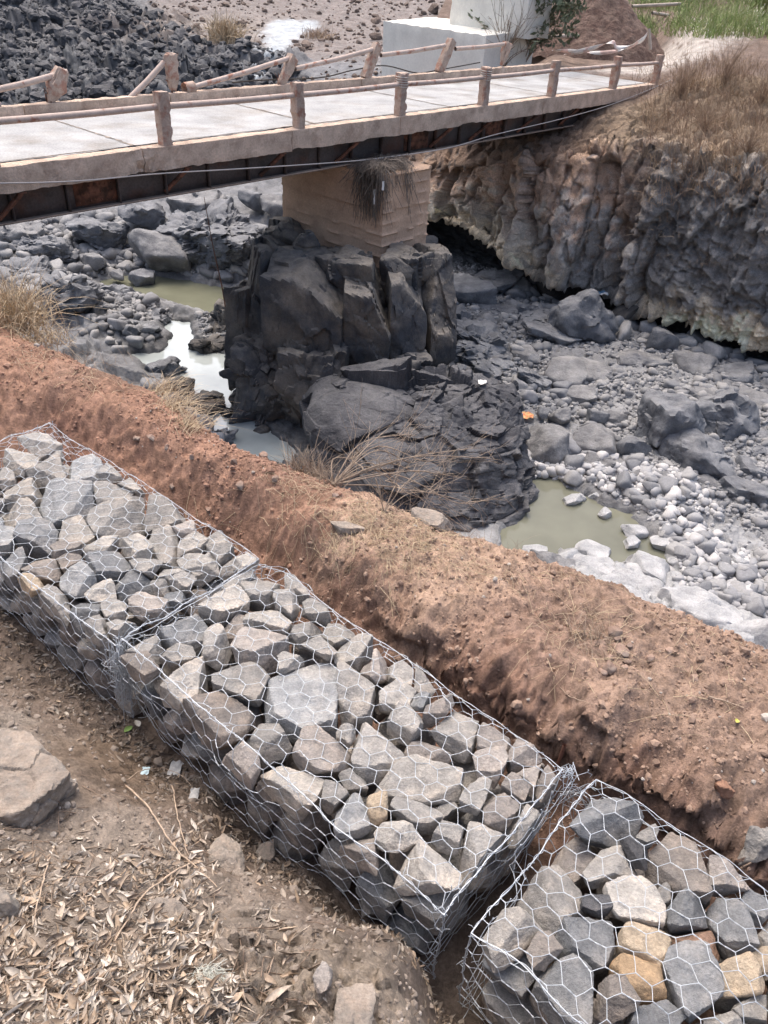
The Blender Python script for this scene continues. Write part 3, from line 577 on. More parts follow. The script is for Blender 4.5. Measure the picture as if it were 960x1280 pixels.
# flood debris hanging over the pier top
M_deb = mat('dead_reeds', (.19, .16, .135), var=.4, vscale=8, fine=40, bump=0)
deb = MB(); rg = np.random.default_rng(12)
for k in range(1300):
    u = rg.random(); p = PC+pd_l*lerp(.05, .95, rg.beta(1.5, 2))+pd_r*rg.uniform(0, 1.1)*(rg.random() < .55); p = p-[.0, .05, 0]+[rg.uniform(-.1, .1), rg.uniform(-.12, .1), 0]
    z0 = -4.2+rg.uniform(0, .22)*(1-abs(u-.5)); L = rg.uniform(.3, 1.35)*(.5 if rg.random() < .5 else 1); lean = rg.normal()*.12
    hang = rg.random() < .6
    if hang: P = [p+[0, .1, 0]+[0, 0, z0], p+[lean*.4-.02, -.10, z0-.05], p+[lean, -.14, z0-L*.6], p+[lean*1.6, -.10+rg.normal()*.03, z0-L]]
    else: a = rg.uniform(0, 6.28); P = [p+[0, .1, z0], p+[math.cos(a)*.2, .1+math.sin(a)*.2, z0+.02], p+[math.cos(a)*.36, .1+math.sin(a)*.3, z0-.06]]
    deb.tube(P, rg.uniform(.003, .008), 3)
o = deb.build('debris_mat', M_deb); tag(o, 'matted dry flood debris hanging over the corner of the pier top', 'debris')
M_scrap = mat('white_plastic', (.7, .7, .68), var=.1, bump=.2)
def scrap(name, p, w, h, seed, m, label, cat, up=False, parent=None):
    rg = np.random.default_rng(seed); n = 9; U, Vv = np.meshgrid(np.linspace(-.5, .5, n), np.linspace(-.5, .5, n)); q = np.c_[U.ravel()*w, Vv.ravel()*h, U.ravel()*0]
    q[:, 2] = .3*w*fbm(q/w*2+seed, 3, seed)*2; q[:, :2] += w*.25*np.stack([fbm(q/w*3+seed, 2, 5), fbm(q/w*3+seed, 2, 6)], 1)
    if up: q = q[:, [0, 2, 1]]
    me = mesh_np(name, np.r_[q, q+[0, .004, -.004]], np.r_[gridF(n, n), gridF(n, n)+n*n]); o = link(name, me, m, parent, Vector(p)); 
    return tag(o, label, cat)
scrap('plastic_scrap', PC+pd_l*.28+[0, -.24, -4.75], .04, .34, 3, M_scrap, 'white plastic strip caught in the debris on the pier', 'litter', True)
scrap('plastic_scrap', PC+pd_l*.05+[.02, -.25, -4.45], .05, .2, 8, M_scrap, 'small white rag caught at the corner of the pier top', 'litter', True)
# cable slung along the bridge
M_cable = mat('grey_cable', (.5, .46, .43), var=.1, bump=0, rough=.6)
cp = crom([BO+BX*bs(x, y, -.12)[0]+BY*-.12+[0, 0, bs(x, y, -.12)[1]] for x, y in ((-150, 229), (0, 229), (100, 226), (200, 217), (300, 211), (420, 203), (480, 197), (560, 185), (620, 168), (700, 149), (760, 132), (812, 112), (838, 100))], 160)
o = MB().tube(cp, .013, 5).build('cable', M_cable); tag(o, 'thin pale cable sagging along the near side of the bridge', 'cable')
cp = crom([pf(x, y, 4.1) for x, y in ((290, 103), (330, 100), (400, 97), (440, 88), (480, 82), (520, 91), (545, 88), (600, 78))], 60)
o = link('cable', MB().tube(cp, .018, 5).mesh('cable'), mat('black_cable', (.06, .055, .05), bump=0), None); o.location = BO; o.rotation_euler.z = BRZ; tag(o, 'dark cable looping along the broken far railing', 'cable')
# ------------------------------------------------------------ new foundation behind the bridge
M_new = mat('pale_concrete', (.76, .74, .67), var=.08, vscale=.6, fine=12, bump=.4, bscale=14, bdist=.02, alt=(.62, .60, .54), altscale=.9, altlo=.5, althi=.75, rough=.9)
fp = [atz(479, 26, -2.3), atz(608, 44, -2.3)]; dx = fp[1]-fp[0]; dx[2] = 0; Lx = np.linalg.norm(dx); dx /= Lx; dy = np.array([-dx[1], dx[0], 0])
fnd = empty('concrete_foundation', fp[0]*[1, 1, 0]+[0, 0, -5.5]); tag(fnd, 'new pale concrete footing with a thick column rising out of the frame', 'foundation')
fnd.rotation_euler.z = math.atan2(dx[1], dx[0])
V, F = roughbox(Lx, 3., 3.2, .2, .01, 5, .03); V += [Lx/2, 1.5, 1.6]; V[:, 2] += .15*(V[:, 1]/3)*(V[:, 2] > 3); autosharp(link('footing', mesh_np('footing', V, F), M_new, fnd), 40)
c0 = atz(563, 33, -2.3)-fp[0]; c1 = atz(660, 45, -2.3)-fp[0]; V, F = roughbox((c1-c0)@dx+.2, 1.5, 7, .3, .008, 6, .03); V += [(c0@dx+c1@dx)/2, (c0@dy)+.75, 6.6]
autosharp(link('column', mesh_np('column', V, F), M_new, fnd), 40)
# ------------------------------------------------------------ rocks in the gorge
def xfor(px, Y, z):
    k = px-480; return (k*(_f[1]*Y+_f[2]*z)-FP*(_R[1]*Y+_R[2]*z))/(FP*_R[0]-k*_f[0])
def rk(name, a, b, dusty, amt, scale=1.8, bump=.8, crack=0., rough=.78, bs_=11):
    return mat(name, a, alt=b, altscale=scale, altlo=.42, althi=.62, var=.22, vscale=2.5, fine=32, bump=bump, bscale=bs_, bdist=.07, rough=rough, spec=.35, dust=dusty, dustamt=amt, crack=crack, crackscale=2.2)
M_basalt = rk('dark_basalt', (.042, .043, .048), (.105, .098, .09), (.17, .155, .14), .55)
M_outcrop = rk('outcrop_basalt', (.052, .056, .064), (.145, .13, .113), (.24, .22, .195), .6, 1.1)
M_blue = rk('blue_grey_basalt', (.095, .104, .12), (.175, .183, .195), (.30, .30, .305), .5)
M_grey = rk('grey_basalt', (.15, .152, .16), (.235, .235, .235), (.3, .298, .295), .4)
M_pale = rk('pale_river_rock', (.33, .34, .35), (.43, .43, .43), (.47, .468, .465), .4, bump=.6)
def loft(name, rings, disp, m, label, cat='outcrop', n=240, k=200, ex=3.2, seed=0, top=.25, faces=None, cuts=None):
    """rock built up from stacked outlines: rings = (z, Yfront, depth, px left, px right)"""
    R_ = []
    for z, Yf, dp, xl, xr in rings:
        a = xfor(xl, Yf+dp*.35, z); b = xfor(xr, Yf+dp*.35, z); R_.append(((a+b)/2, Yf+dp/2, z, (b-a)/2, dp/2))
    R_ = crom(np.array(R_), k); th = np.linspace(0, 2*np.pi, n); c, s = np.cos(th), np.sin(th)
    rr = 1/(np.abs(c)**ex+np.abs(s)**ex)**(1/ex)
    if faces: rr = 1/np.max([np.cos(th-math.radians(a_))/d_ for a_, d_ in faces], 0)
    V = np.stack([R_[:, 0:1]+R_[:, 3:4]*(rr*c)[None], R_[:, 1:2]+R_[:, 4:5]*(rr*s)[None], np.repeat(R_[:, 2:3], n, 1)], -1)
    cap = [lerp(V[-1], V[-1].mean(0), t)+[0, 0, top*(1-(1-t)**2)] for t in np.linspace(.04, 1, 40)]
    V = np.concatenate([V, cap]); K = len(V)
    if cuts:                                              # big clean fracture planes
        P_ = V.reshape(-1, 3)
        for az, el, q_ in cuts:
            az, el = math.radians(az), math.radians(el); m_ = np.array([math.cos(az)*math.cos(el), math.sin(az)*math.cos(el), math.sin(el)]); dd = P_@m_; dd = np.maximum(0, dd-(dd.min()+(dd.max()-dd.min())*q_)); P_ = P_-m_*dd[:, None]*.96
        V = P_.reshape(V.shape)
    du = np.gradient(V, axis=1); dv = np.gradient(V, axis=0); N_ = np.cross(du, dv).reshape(-1, 3); N_ /= np.linalg.norm(N_, axis=1)[:, None]+1e-9; N_[-n:] = [0, 0, 1]
    W_ = V.reshape(-1, 3); O = disp(W_, N_); O = O.reshape(K, n); O[:, -1] = O[:, 0]; W_ = W_+N_*O.reshape(-1)[:, None]
    ctr = W_.mean(0).copy(); ctr[2] = W_[:, 2].min()
    o = link(name, mesh_np(name, W_-ctr, gridF(K, n)), m, None, Vector(ctr)); autosharp(o, 55); return tag(o, label, cat)
def d_out(V, N):
    q = V*np.array([.85, .85, .10]); q = q+.16*np.stack([fbm(V*.6+k*9, 2, 120+k) for k in range(3)], 1); F1, F2, ci, vv = worley(q, 121); e = F2-F1; a = (ci-.5)*.55+.5*(vv[:, 0]*np.cos(ci*40)+vv[:, 1]*np.sin(ci*40))-.12*np.exp(-(e/.05)**2); b, _, _ = facet(V*np.array([1.3, 1.3, .55]), 122, .9, .02); c, _, _ = facet(V*4., 125, .9, .03)
    lowl = smooth(-8.0, -9.4, V[:, 2])
    return .24*a+.10*b+.03*c+.06*fbm(V*np.array([3, 3, 1.5]), 5, 123, .6)-.45*lowl*(.6+fbm(V*1.2, 3, 124)*2)
oc = MB()
def blk(xl, xr, yt, yb, Yf, dp, seed, rz=0., base=.0, tilt=0., lo=.86, sub=6, rug=1.):
    """one joint-bounded column of the outcrop, standing on the sight lines of the photo's column"""
    xm = (xl+xr)/2; zt = aty(xm, yt, Yf)[2]; zb = aty(xm, yb, Yf)[2]-base; zc = (zt+zb)/2
    a, b = xfor(xl, Yf, zc), xfor(xr, Yf, zc); w = (b-a)/2; c = np.array([(a+b)/2, Yf+dp/2, zc]); h = (zt-zb)/2
    V, F = polyrock((w*1.04, dp/2, h), 7, lo, .99, rot3(rz, tilt), seed, sub, nz=.006, edge=90)
    n = V/np.linalg.norm(V, axis=1)[:, None]; W_ = V+c; e = fbm(W_*np.array([1.2, 1.2, .7]), 4, 123)
    o = rug*(.10*facet(W_*np.array([1.1, 1.1, .7]), 122, 1., .05)[0]+.05*facet(W_*np.array([3, 3, 2.2]), 125, .9, .03)[0])+.09*e+.03*fbm(W_*5, 4, 126, .6)
    oc.add(V+n*o[:, None]+c, F)
blk(338, 434, 346, 500, 17.2, 3.4, 11, -.10, .2, .05)
blk(424, 482, 362, 492, 17.0, 3.4, 12, .06, .2, .07)
blk(474, 520, 356, 486, 17.3, 3.6, 13, .14, .3, .04)
blk(510, 546, 338, 476, 18.0, 3.8, 14, .30, .4, .03)
blk(318, 350, 318, 478, 17.9, 3.2, 15, -.25, .2, .03)
blk(304, 332, 372, 500, 17.9, 2.4, 16, -.4, .3, -.05, .75, 5, 1.6)
blk(330, 392, 300, 420, 19.6, 3.0, 17, -.1, .5)
blk(345, 540, 336, 470, 18.6, 4.6, 18, .0, 1.2, 0, .9)
blk(300, 372, 432, 548, 16.7, 2.6, 19, -.3, .5, -.12, .72, 6, 2.4)
blk(340, 440, 458, 562, 16.3, 2.8, 20, .1, .5, -.18, .74, 6, 2.2)
blk(420, 520, 462, 540, 16.6, 3.0, 21, .2, .6, -.10, .76, 6, 2.0)
blk(396, 462, 330, 372, 18.0, 1.4, 22, .2, .2, 0, .8, 5)
blk(482, 528, 322, 362, 18.6, 1.4, 23, -.2, .2, 0, .8, 5)
for v in oc.V: v -= np.array([-1., 18., -10.])
o = oc.build('rock_outcrop', M_outcrop); o.location = (-1., 18., -10.); autosharp(o, 38); tag(o, 'tall dark basalt outcrop carrying the bridge pier above the pools', 'outcrop')
def d_slab(V, N):
    r = smooth(-.6, 1.2, V[:, 0]+.5*fbm(V, 3, 130)*2); a, _, _ = facet(V*np.array([.55, .55, .9]), 131, .9); b, _, _ = facet(V*np.array([1.7, 1.7, 3.0]), 132, 1., .05); c, _, _ = facet(V*np.array([5, 5, 7.]), 133, .9)
    return .30*a+b*(.03+.11*r)+c*(.008+.03*r)+.08*fbm(V*1.2, 4, 134)+.03*r*fbm(V*7, 3, 135)
M_slab = rk('slab_basalt', (.045, .048, .056), (.11, .112, .118), (.2, .195, .2), .45, .7)
loft('basalt_boulder', [(-10.2, 12.7, 4.4, 385, 664), (-9.5, 13.1, 4.0, 380, 664), (-8.95, 13.5, 3.7, 380, 662), (-8.5, 14.1, 3.1, 388, 656), (-8.15, 14.8, 2.3, 408, 648), (-7.9, 15.5, 1.3, 432, 636)], d_slab, M_slab,
     'huge rugged dark boulder lying between the soil berm and the pier outcrop', 'boulder', 420, 260, 2.6, top=.08, faces=((-78, 1.0), (-28, 1.08), (8, 1.0), (48, 1.12), (90, 1), (140, 1.1), (185, 1.0), (226, 1.08)), cuts=((-110, 58, .94), (-70, 40, .93), (-40, 62, .95), (-130, 30, .92), (-20, 25, .95), (-85, 14, .94)))
def boulder(x, y, z, w, hh, label, m, seed, dp=.8, planes=13, nz=.03, lump=.25, sub=5, rugged=0., rz=None, name='boulder', lo=.66, cat='boulder', group=None):
    """boulder whose centre stands at world height z on the sight line of photo pixel (x,y); w px wide, hh metres half height"""
    c = atz(x, y, z); d = c@_f; a = w/2*d/FP; rg = np.random.default_rng(seed)
    V, F = polyrock((a, a*dp, hh), planes, lo, .95, rot3(rg.uniform(-.4, .4) if rz is None else rz, rg.uniform(-.15, .15), rg.uniform(-.2, .2)), seed, sub, nz=nz, edge=26, lump=lump)
    if rugged:
        n = V/np.linalg.norm(V, axis=1)[:, None]; W_ = V+c
        V = V+n*(rugged*(facet(W_*1.5, 140, .9)[0]*.24+facet(W_*3.4, 141, .9)[0]*.11+.05*fbm(W_*6, 3, 142)))[:, None]
    o = link(name, mesh_np(name, V, F), m, None, Vector(c)); autosharp(o, 40); return tag(o, label, cat, group)
BL = [
 (300, 515, -9.8, 46, .2, 'dark rock closing the white pool at its right bank', M_basalt, 71, .7, 12, .03, .3, 5, .8),
 (212, 462, -9.75, 50, .2, 'dark rock at the left bank of the white pool', M_blue, 72, .7, 12, .03, .3, 5, .8),
 (262, 432, -9.7, 60, .2, 'dark gravelly ledge jutting into the white pool', M_basalt, 73, .6, 12, .03, .3, 5, .8),
 (740, 470, -9.45, 110, .3, 'wide smooth grey bedrock hump in the gravel', M_grey, 74, .6, 12, .02, .4, 6, .2),
 (690, 420, -9.3, 80, .3, 'smooth blue-grey hump beside the tall rock', M_blue, 75, .7, 12, .02, .4, 6, .2),
 (880, 500, -9.4, 80, .3, 'smooth grey hump behind the boulder cluster', M_grey, 76, .7, 12, .02, .4, 6, .2),
 (945, 560, -9.45, 80, .3, 'grey hump right of the boulder cluster', M_blue, 77, .7, 12, .02, .4, 6, .2),
 (610, 455, -9.3, 90, .3, 'dark ledge above the huge rugged boulder', M_blue, 78, .7, 14, .03, .3, 6, .9),
 (762, 582, -9.6, 80, .22, 'flat grey rock in front of the cracked boulder', M_grey, 79, .6, 12, .02, .3, 5, .2),
 (615, 356, -9.35, 92, .26, 'flat dark bedrock hump in front of the cave', M_blue, 51, .8, 12, .02, .4, 5, .6),
 (648, 398, -9.4, 120, .3, 'broad dark bedrock slab between cave and gravel', M_blue, 52, .8, 14, .02, .4, 6, .8),
 (572, 412, -9.3, 70, .42, 'dark bedrock step against the right flank of the outcrop', M_blue, 53, .8, 14, .02, .3, 5, .8),
 (905, 472, -9.4, 90, .26, 'low grey bedrock slab below the cliff overhang at right', M_blue, 54, .7, 12, .02, .4, 5, .3),
 (948, 512, -9.4, 80, .3, 'smooth grey bedrock hump at the right edge', M_grey, 55, .8, 12, .02, .4, 5, .2),
 (806, 452, -9.4, 80, .22, 'flat grey slab lying in the gravel before the cliff', M_grey, 56, .7, 11, .02, .3, 5, .2),
 (935, 618, -9.5, 80, .28, 'smooth blue-grey rock hump right of the cluster', M_blue, 57, .8, 12, .02, .4, 5, .2),
 (722, 498, -9.45, 46, .24, 'flat broken slab in the middle of the gravel', M_grey, 58, .7, 10, .015, .2, 4, 0),
 (808, 600, -9.5, 60, .24, 'low grey rock just below the cluster boulders', M_grey, 59, .7, 10, .015, .2, 4, 0),
 (700, 566, -9.55, 40, .3, 'grey block between the pool head and the cracked boulder', M_blue, 60, .8, 10, .015, .2, 4, 0),
 (884, 610, -9.5, 50, .26, 'rounded grey rock under the front cluster boulder', M_grey, 61, .8, 10, .015, .2, 4, 0),
 (668, 478, -9.3, 50, .3, 'dark bedrock knob right of the rugged boulder top', M_blue, 62, .8, 12, .02, .3, 5, .4),
 (30, 345, -9.1, 90, .45, 'dark knobbly rock above the golden grass at the left edge', M_blue, 63, .8, 14, .03, .3, 5, 1.),
 (150, 372, -9.6, 60, .3, 'dark rock at the left tip of the green pool', M_blue, 64, .8, 14, .03, .3, 5, .8),
 (262, 298, -8.75, 164, .75, 'broad rugged dark rock mass beyond the upper green pool', M_blue, 1, .8, 14, .03, .3, 6, 1.2),
 (205, 312, -9.0, 92, .62, 'smooth grey water-worn boulder at the left of the rugged rock mass', M_grey, 2, .8, 12, .015, .3, 5, 0),
 (118, 288, -8.8, 84, .5, 'lumpy blue-grey boulder just under the left end of the girder', M_blue, 3, .8, 14, .03, .3, 5, .5),
 (58, 312, -9.0, 80, .42, 'low blue-grey rock at the far left below the bridge', M_blue, 4, .8, 14, .03, .3, 5, .8),
 (22, 296, -8.8, 60, .4, 'dusty grey rock by the left edge below the girder', M_grey, 5, .8, 14, .03, .3, 5, .5),
 (117, 326, -9.3, 34, .26, 'round grey stone beside the left end of the green pool', M_grey, 6, .8, 10, .015, .2, 4, 0),
 (174, 348, -9.6, 36, .22, 'rounded grey stone on the bank of the green pool', M_blue, 7, .8, 10, .015, .2, 4, 0),
 (146, 343, -9.5, 22, .14, 'small pale stone left of the rounded pool stone', M_grey, 8, .8, 10, .015, .2, 4, 0),
 (343, 256, -8.4, 34, .4, 'squarish grey boulder seen left of the pier under the bridge', M_grey, 9, .8, 10, .02, .2, 4, 0),
 (316, 252, -8.4, 34, .35, 'grey boulder under the girder beside the squarish one', M_blue, 10, .8, 10, .02, .2, 4, 0),
 (345, 300, -8.9, 34, .4, 'pale grey boulder tucked against the left flank of the outcrop', M_grey, 11, .8, 12, .02, .3, 4, 0),
 (250, 258, -8.2, 90, .5, 'rounded grey rock in the shade under the mid span', M_grey, 12, .8, 12, .02, .3, 5, .3),
 (180, 268, -8.4, 60, .45, 'grey rock under the girder left of the mid span', M_blue, 13, .8, 12, .02, .3, 4, .3),
 (86, 372, -8.9, 84, .6, 'dark lumpy rock above the dry grass at left', M_blue, 14, .8, 14, .03, .3, 5, 1.1),
 (284, 402, -9.4, 52, .62, 'dark upright boulder between the two pools left of the outcrop', M_outcrop, 15, .9, 14, .03, .2, 5, .7),
 (196, 398, -9.7, 44, .16, 'low dark rock shelf between green pool and white pool', M_blue, 16, .6, 14, .03, .3, 5, .8),
 (178, 420, -9.6, 60, .28, 'blue-grey rock shelf at the edge of the white pool', M_blue, 17, .7, 14, .03, .3, 5, .8),
 (226, 488, -9.75, 46, .25, 'dark rock in the white pool nearest the dry grass', M_basalt, 18, .8, 14, .03, .2, 5, .8),
 (258, 508, -9.75, 56, .22, 'dark flat rock lying across the white pool', M_basalt, 19, .6, 14, .03, .2, 5, .8),
 (276, 548, -9.8, 62, .2, 'grey rock ledge at the near end of the white pool', M_blue, 20, .5, 14, .03, .2, 5, .6),
 (329, 540, -9.85, 26, .16, 'small dark stone in the dark water under the outcrop', M_basalt, 21, .8, 10, .02, .2, 4, 0),
 (727, 402, -8.9, 82, .95, 'tall blue-grey rock standing before the cliff foot', M_blue, 22, .7, 12, .02, .3, 5, .35),
 (578, 370, -9.2, 74, .5, 'smooth blue-grey rock below the cave beside the outcrop', M_blue, 23, .9, 9, .01, .2, 5, 0),
 (596, 436, -9.2, 108, .42, 'low rugged dark rock right of the outcrop', M_blue, 24, .9, 14, .03, .3, 6, 1.0),
 (706, 468, -9.25, 74, .38, 'cracked grey block amid gravel below the tall rock', M_grey, 25, .8, 11, .02, .2, 5, 0),
 (658, 446, -9.2, 36, .26, 'brownish grey block beside the pale broken slab', M_grey, 26, .8, 9, .015, .1, 4, 0),
 (834, 532, -9.0, 92, .75, 'large smooth blue-grey boulder, left half of the cluster', M_blue, 27, .9, 12, .015, .3, 5, .3),
 (900, 520, -9.0, 96, .65, 'large blue-grey boulder, right half of the cluster', M_blue, 28, .9, 13, .02, .3, 5, .45),
 (868, 570, -9.25, 110, .6, 'blue-grey boulder in front of the big cluster', M_blue, 29, .7, 12, .02, .3, 5, .3),
 (748, 556, -9.4, 58, .48, 'cracked grey boulder left of the big cluster', M_grey, 30, .9, 11, .015, .2, 5, .2),
 (786, 562, -9.4, 44, .38, 'grey boulder wedged between cracked one and cluster', M_blue, 31, .9, 10, .015, .2, 4, 0),
 (686, 562, -9.5, 60, .46, 'smooth grey boulder at the head of the right pool', M_grey, 32, .8, 10, .015, .2, 5, 0),
 (748, 523, -9.3, 28, .26, 'dark round stone above the cracked grey boulder', M_blue, 33, .8, 10, .015, .2, 4, 0),
 (770, 523, -9.3, 28, .24, 'grey round stone next to the dark round one', M_grey, 34, .8, 10, .015, .2, 4, 0),
 (701, 521, -9.35, 28, .24, 'grey rounded stone alone in the gravel', M_grey, 35, .8, 10, .015, .2, 4, 0),
 (678, 516, -9.35, 16, .15, 'small grey stone left of the lone rounded stone', M_blue, 36, .8, 10, .015, .2, 3, 0),
 (872, 458, -9.2, 50, .34, 'pale-flanked grey boulder near the undercut cliff foot', M_grey, 37, .8, 11, .02, .3, 4, 0),
 (830, 428, -9.1, 44, .4, 'dark grey block under the cliff overhang', M_blue, 38, .8, 10, .02, .2, 4, 0),
 (778, 396, -9.1, 34, .4, 'dark wedge of rock leaning at the cliff foot', M_basalt, 39, .8, 10, .02, .2, 4, 0),
 (936, 590, -9.4, 50, .26, 'low grey boulder at the right of the cluster', M_blue, 40, .8, 11, .02, .3, 4, 0),
 (640, 545, -9.7, 44, .36, 'grey rock leaning on the huge rugged boulder', M_blue, 41, .8, 10, .02, .2, 4, .3),
 (655, 590, -9.85, 36, .3, 'dark grey rock at the pool corner beside the rugged boulder', M_blue, 42, .8, 10, .02, .2, 4, .3),
]
for b in BL: boulder(*b[:13], rugged=b[13])
PL = [(716, 625, 26, .11), (756, 642, 24, .1), (727, 622, 14, .08), (697, 594, 18, .1), (712, 600, 16, .09), (733, 610, 14, .09), (745, 620, 18, .09), (794, 664, 38, .12), (790, 678, 26, .1), (772, 602, 20, .14), (755, 618, 16, .1),
      (832, 678, 44, .13), (858, 688, 24, .12), (876, 676, 26, .13), (908, 664, 32, .2), (925, 708, 34, .22), (888, 712, 34, .15), (905, 688, 28, .14), (845, 703, 24, .12), (842, 722, 24, .12), (868, 735, 24, .13), (820, 645, 36, .14), (865, 645, 28, .16),
      (905, 735, 46, .16), (945, 735, 44, .18), (950, 698, 40, .15), (742, 690, 54, .12), (706, 702, 50, .12), (668, 690, 44, .1), (688, 712, 40, .14), (812, 712, 64, .2), (790, 720, 60, .18), (738, 712, 74, .18), (765, 735, 70, .15)]
ordn = ['first', 'second', 'third', 'fourth', 'fifth', 'sixth', 'seventh', 'eighth', 'ninth', 'tenth', 'eleventh', 'twelfth']
for i, (x, y, w, h) in enumerate(PL):
    boulder(x, y, WZ+h*.45, w, h, 'pale flat river stone at the edge of the right pool', M_pale, 200+i, .75, 10, .02, .25, 4, name='river_stone', cat='stone', group='pale stones round the right pool')
# wide pale rock shelves at the right
for i, (x, y, w, h, dp, lb) in enumerate(((880, 772, 170, .42, .45, 'broad pale smooth rock shelf right of the soil berm'), (948, 800, 150, .5, .5, 'pale rock shelf with a pothole at the right edge'), (800, 742, 110, .3, .4, 'pale rock shelf below the right pool'), (955, 745, 90, .3, .6, 'pale rounded ledge behind the pothole shelf'), (690, 708, 90, .28, .4, 'grey smooth ledge where rugged boulder meets berm'))):
    boulder(x, y, -9.75, w, h, lb, M_pale if i < 4 else M_grey, 300+i, dp, 14, .02, .45, 5, .15, rz=-.3)
# ---- cobbles of the dry bed
M_cob = mat('cobble', (.3, .3, .3), palette=[(.23, .235, .245), (.18, .185, .198), (.29, .29, .29), (.2, .205, .215), (.14, .147, .16), (.26, .26, .262)], var=.15, vscale=6, fine=60, bump=.5, bscale=30, bdist=.01, rough=.85, dust=(.34, .34, .34), dustamt=.35)
M_cobv = mat('gravel', vcol=True, var=.15, vscale=6, fine=60, bump=.4, bscale=30, bdist=.01, rough=.85)
protos = []
for k in range(26):
    rg = np.random.default_rng(500+k); V, F = polyrock((1, rg.uniform(.6, .9), rg.uniform(.4, .7)), 10, .62, .96, None, 500+k, 3, edge=45, nz=.02, lump=.12)
    protos.append((V, F, mesh_np('cobble', V, F)))
lowp = []
for k in range(20):
    rg = np.random.default_rng(600+k); lowp.append(polyrock((1, rg.uniform(.6, .9), rg.uniform(.45, .75)), 9, .6, .95, None, 600+k, 2, edge=60, nz=.01))
GRAV = [[(560, 480), (640, 470), (660, 400), (700, 480), (800, 430), (960, 470), (1100, 500), (1100, 780), (960, 770), (850, 730), (830, 650), (740, 600), (660, 590), (650, 520)]]
cand = []; rg = np.random.default_rng(99)
gp = pxp(GRAV[0], -9.5); mn, mxx = gp.min(0), gp.max(0)
N0 = 13500; Q = rg.uniform(mn, mxx, (N0*3, 2)); Q = Q[inpoly(Q, gp)][:N0]
pdq = np.max([polydist(Q, w) for w in POOLW.values()], 0); den = fbm(np.c_[Q*.5, Q[:, :1]*0], 3, 7)
for (x, y), d_, dn in zip(Q, pdq, den):
    if d_ > .15 or (d_ > -.1 and rg.random() < .6): continue
    if dn < -.12 and rg.random() < .75: continue
    r = math.exp(rg.normal(-3.0+dn*1.6, .5)); r = min(r, .3)
    near_pool = d_ > -1.6
    if near_pool: r *= 1.45
    cand.append((x, y, r, near_pool))
# scree under the cliff, by the outcrop and round the left pools
for poly, n_, mu in ((([(540, 330), (600, 330), (690, 380), (840, 430), (960, 470), (940, 500), (780, 460), (640, 430), (560, 470), (540, 400)]), 2600, -3.0), ([(100, 320), (140, 345), (200, 380), (190, 400), (150, 420), (90, 360)], 420, -2.5), ([(200, 395), (262, 392), (300, 430), (285, 442), (246, 425)], 700, -3.0), ([(100, 350), (170, 372), (220, 384), (190, 400), (120, 380)], 500, -3.0), ([(-40, 300), (120, 290), (340, 300), (330, 345), (180, 340), (110, 345), (90, 400), (190, 420), (180, 450), (60, 400), (-60, 360)], 1100, -1.75), ([(190, 470), (240, 500), (290, 540), (300, 575), (230, 560), (180, 480)], 350, -2.0), ([(536, 380), (640, 380), (660, 440), (640, 480), (540, 470)], 160, -2.0), ([(640, 330), (700, 380), (850, 425), (960, 460), (960, 480), (800, 440), (700, 420), (620, 360)], 260, -1.6)):
    gq = pxp(poly, -9.5); Q = rg.uniform(gq.min(0), gq.max(0), (n_*3, 2)); Q = Q[inpoly(Q, gq)][:n_]
    pq = np.max([polydist(Q, w) for w in POOLW.values()], 0)
    for (x, y), d_ in zip(Q, pq):
        if d_ > -.2: continue
        cand.append((x, y, min(.42, math.exp(rg.normal(mu, .45))), False))
cand.sort(key=lambda c: -c[2]/math.hypot(c[1], 9.5))
NIND = 230; V_, F_, C_ = [], [], []; nv = 0
for i, (x, y, r, npool) in enumerate(cand):
    z = bedz_at(x, y); R3 = rot3(rg.uniform(0, 6.28), rg.uniform(-.35, .35), rg.uniform(-.35, .35))
    if z < WZ-.25: z = WZ-.12
    if i < NIND:
        o = link('river_cobble', protos[i % 26][2], M_cob, None, Vector((x, y, z+r*.22))); o.scale = (r, r, r); o.rotation_euler = Matrix(R3.tolist()).to_euler()
        tag(o, 'larger rounded grey cobble lying in the dry gravel of the riverbed', 'cobble', 'larger cobbles in the dry riverbed')
        if not protos[i % 26][2].materials: protos[i % 26][2].materials.append(M_cob)
    else:
        V, F = lowp[i % 20]; V_.append((V*r)@R3.T+[x, y, z+r*.25]); F_.append(F+nv); nv += len(V)
        t = rg.random(); c = lerp(np.array([.15, .155, .165]), np.array([.335, .33, .325]), t)*(1.5 if npool else 1); C_.append(np.tile(c, (len(V), 1)))
o = link('riverbed_gravel', mesh_np('riverbed_gravel', np.concatenate(V_), np.concatenate(F_), True, np.concatenate(C_)), M_cobv); tag(o, 'loose grey gravel and small cobbles covering the dry riverbed', 'gravel', kind='stuff')
# ---- black boulder scree behind the bridge at the left
M_scree = mat('scree_basalt', (.045, .048, .055), alt=(.10, .10, .108), altscale=1.2, altlo=.42, althi=.62, var=.3, vscale=2, fine=14, bump=1., bscale=5, bdist=.15, rough=.75, spec=.4, dust=(.17, .165, .165), dustamt=.4)
V_, F_ = [], []; nv = 0; Q = rg.uniform(DARKW.min(0), DARKW.max(0), (26000, 2)); Q = Q[polydist(Q, DARKW)+1.2*fbm(np.c_[Q*.3, Q[:, :1]*0], 3, 5)*2 > 0][:12000]
for i, (x, y) in enumerate(Q):
    r = min(.8, math.exp(rg.normal(-1.95, .55))); z = bedz_at(x, y); V, F = lowp[i % 20]; R3 = rot3(rg.uniform(0, 6.28), rg.uniform(-.5, .5), rg.uniform(-.5, .5)); V_.append((V*r)@R3.T+[x, y, z-r*.2]); F_.append(F+nv); nv += len(V)
